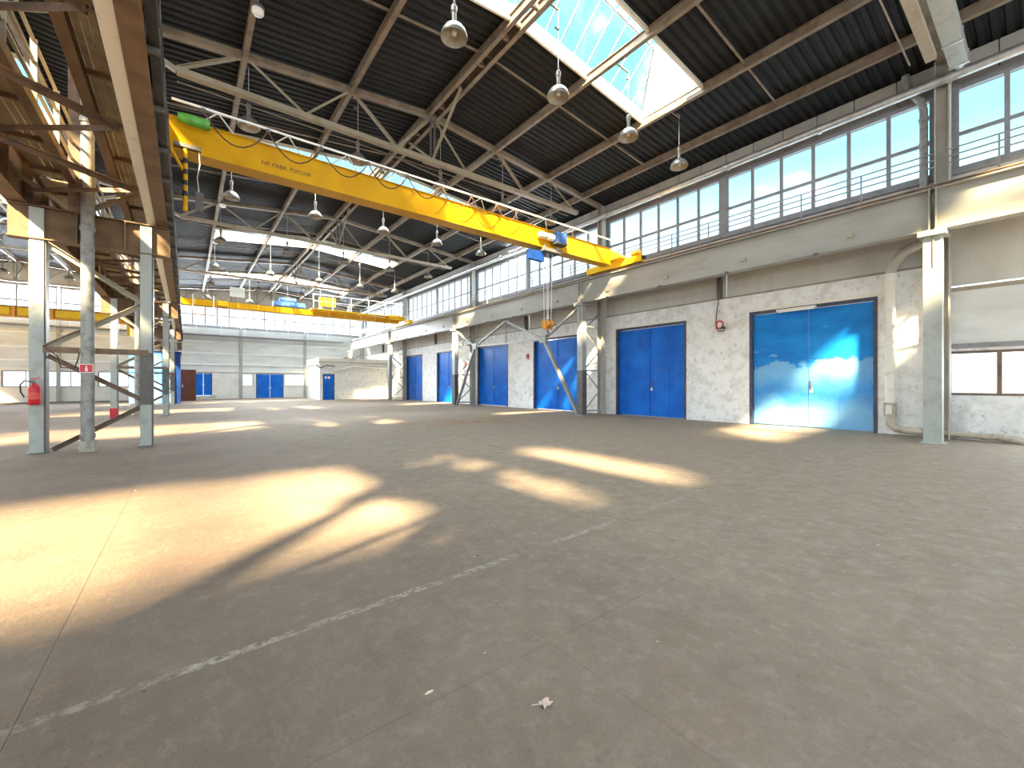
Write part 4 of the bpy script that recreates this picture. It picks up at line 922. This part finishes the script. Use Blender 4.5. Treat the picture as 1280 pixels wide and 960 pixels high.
# ------------------------------------------------------------------ litter on the floor
x, y = 1.325, 1.462
lf = MB(); n = 14; pts = []
for i in range(n):
    a = 2 * math.pi * i / n; r = (.028 if i % 2 else .018) * (1.3 if math.cos(a) > .5 else 1)
    pts.append((x + r * math.cos(a) * 1.2, y + r * math.sin(a), .004 + .006 * (i % 3)))
lf.add([(x, y, .012)] + pts, [(0, i + 1, (i + 1) % n + 1) for i in range(n)])
lf.add([(x, y, .009)] + [(a, b_, c_ - .003) for a, b_, c_ in pts], [(0, (i + 1) % n + 1, i + 1) for i in range(n)])
t = thing('dry_leaf', (x, y, 0), 'curled pinkish dry leaf on the floor near the bottom edge', 'leaf')
lf.build('leaf_blade', 'leaf', t); MB().tube([(x - .02, y + .01, .008), (x - .055, y + .03, .006)], .0025, 5).build('stalk', 'leaf', t)
DB = [(0.931, 1.864, .036, 'pale wood splinter on the floor near the bottom edge, left of the dry leaf'), (1.317, 1.950, .014, 'small pale chip of debris left of the slab corner'), (1.694, 2.304, .014, 'small pale chip on the floor below the faded stripe'),
      (2.753, 3.204, .024, 'small white chip just above the faded stripe'), (1.977, 3.089, .02, 'small white chip just above the faded stripe, left of the other'), (2.170, 1.419, .02, 'small pale chip on bare floor in the lower right half'), (5.105, 1.013, .03, 'small white chip on the right-hand floor'),
      (-0.571, 7.943, .03, 'small white chip in the shaded floor before the nearest frame'), (-0.824, 9.875, .03, 'small dark crumb in the shaded floor before the nearest frame'), (-0.164, 2.725, .03, 'dark pebble at the left end of the faded stripe')]
for x, y, r, lab in DB:
    r *= .42; b = MB(); a = random.uniform(0, 3)
    n = 7; ring = [(x + r * random.uniform(.7, 1.1) * math.cos(a + 2*math.pi*i/n) * (1.7 if r > .013 else 1), y + r * .55 * random.uniform(.7, 1.1) * math.sin(a + 2*math.pi*i/n)) for i in range(n)]
    b.add([(p[0], p[1], 0) for p in ring] + [(x + (p[0]-x)*.7, y + (p[1]-y)*.7, r * .45) for p in ring], [(i, (i+1) % n, (i+1) % n + n, i + n) for i in range(n)] + [tuple(range(n, 2*n)), tuple(range(n))[::-1]])
    tag(b.build('floor_chip', 'steel_dark' if 'dark' in lab else 'debris'), lab, 'debris', 'litter on the floor')
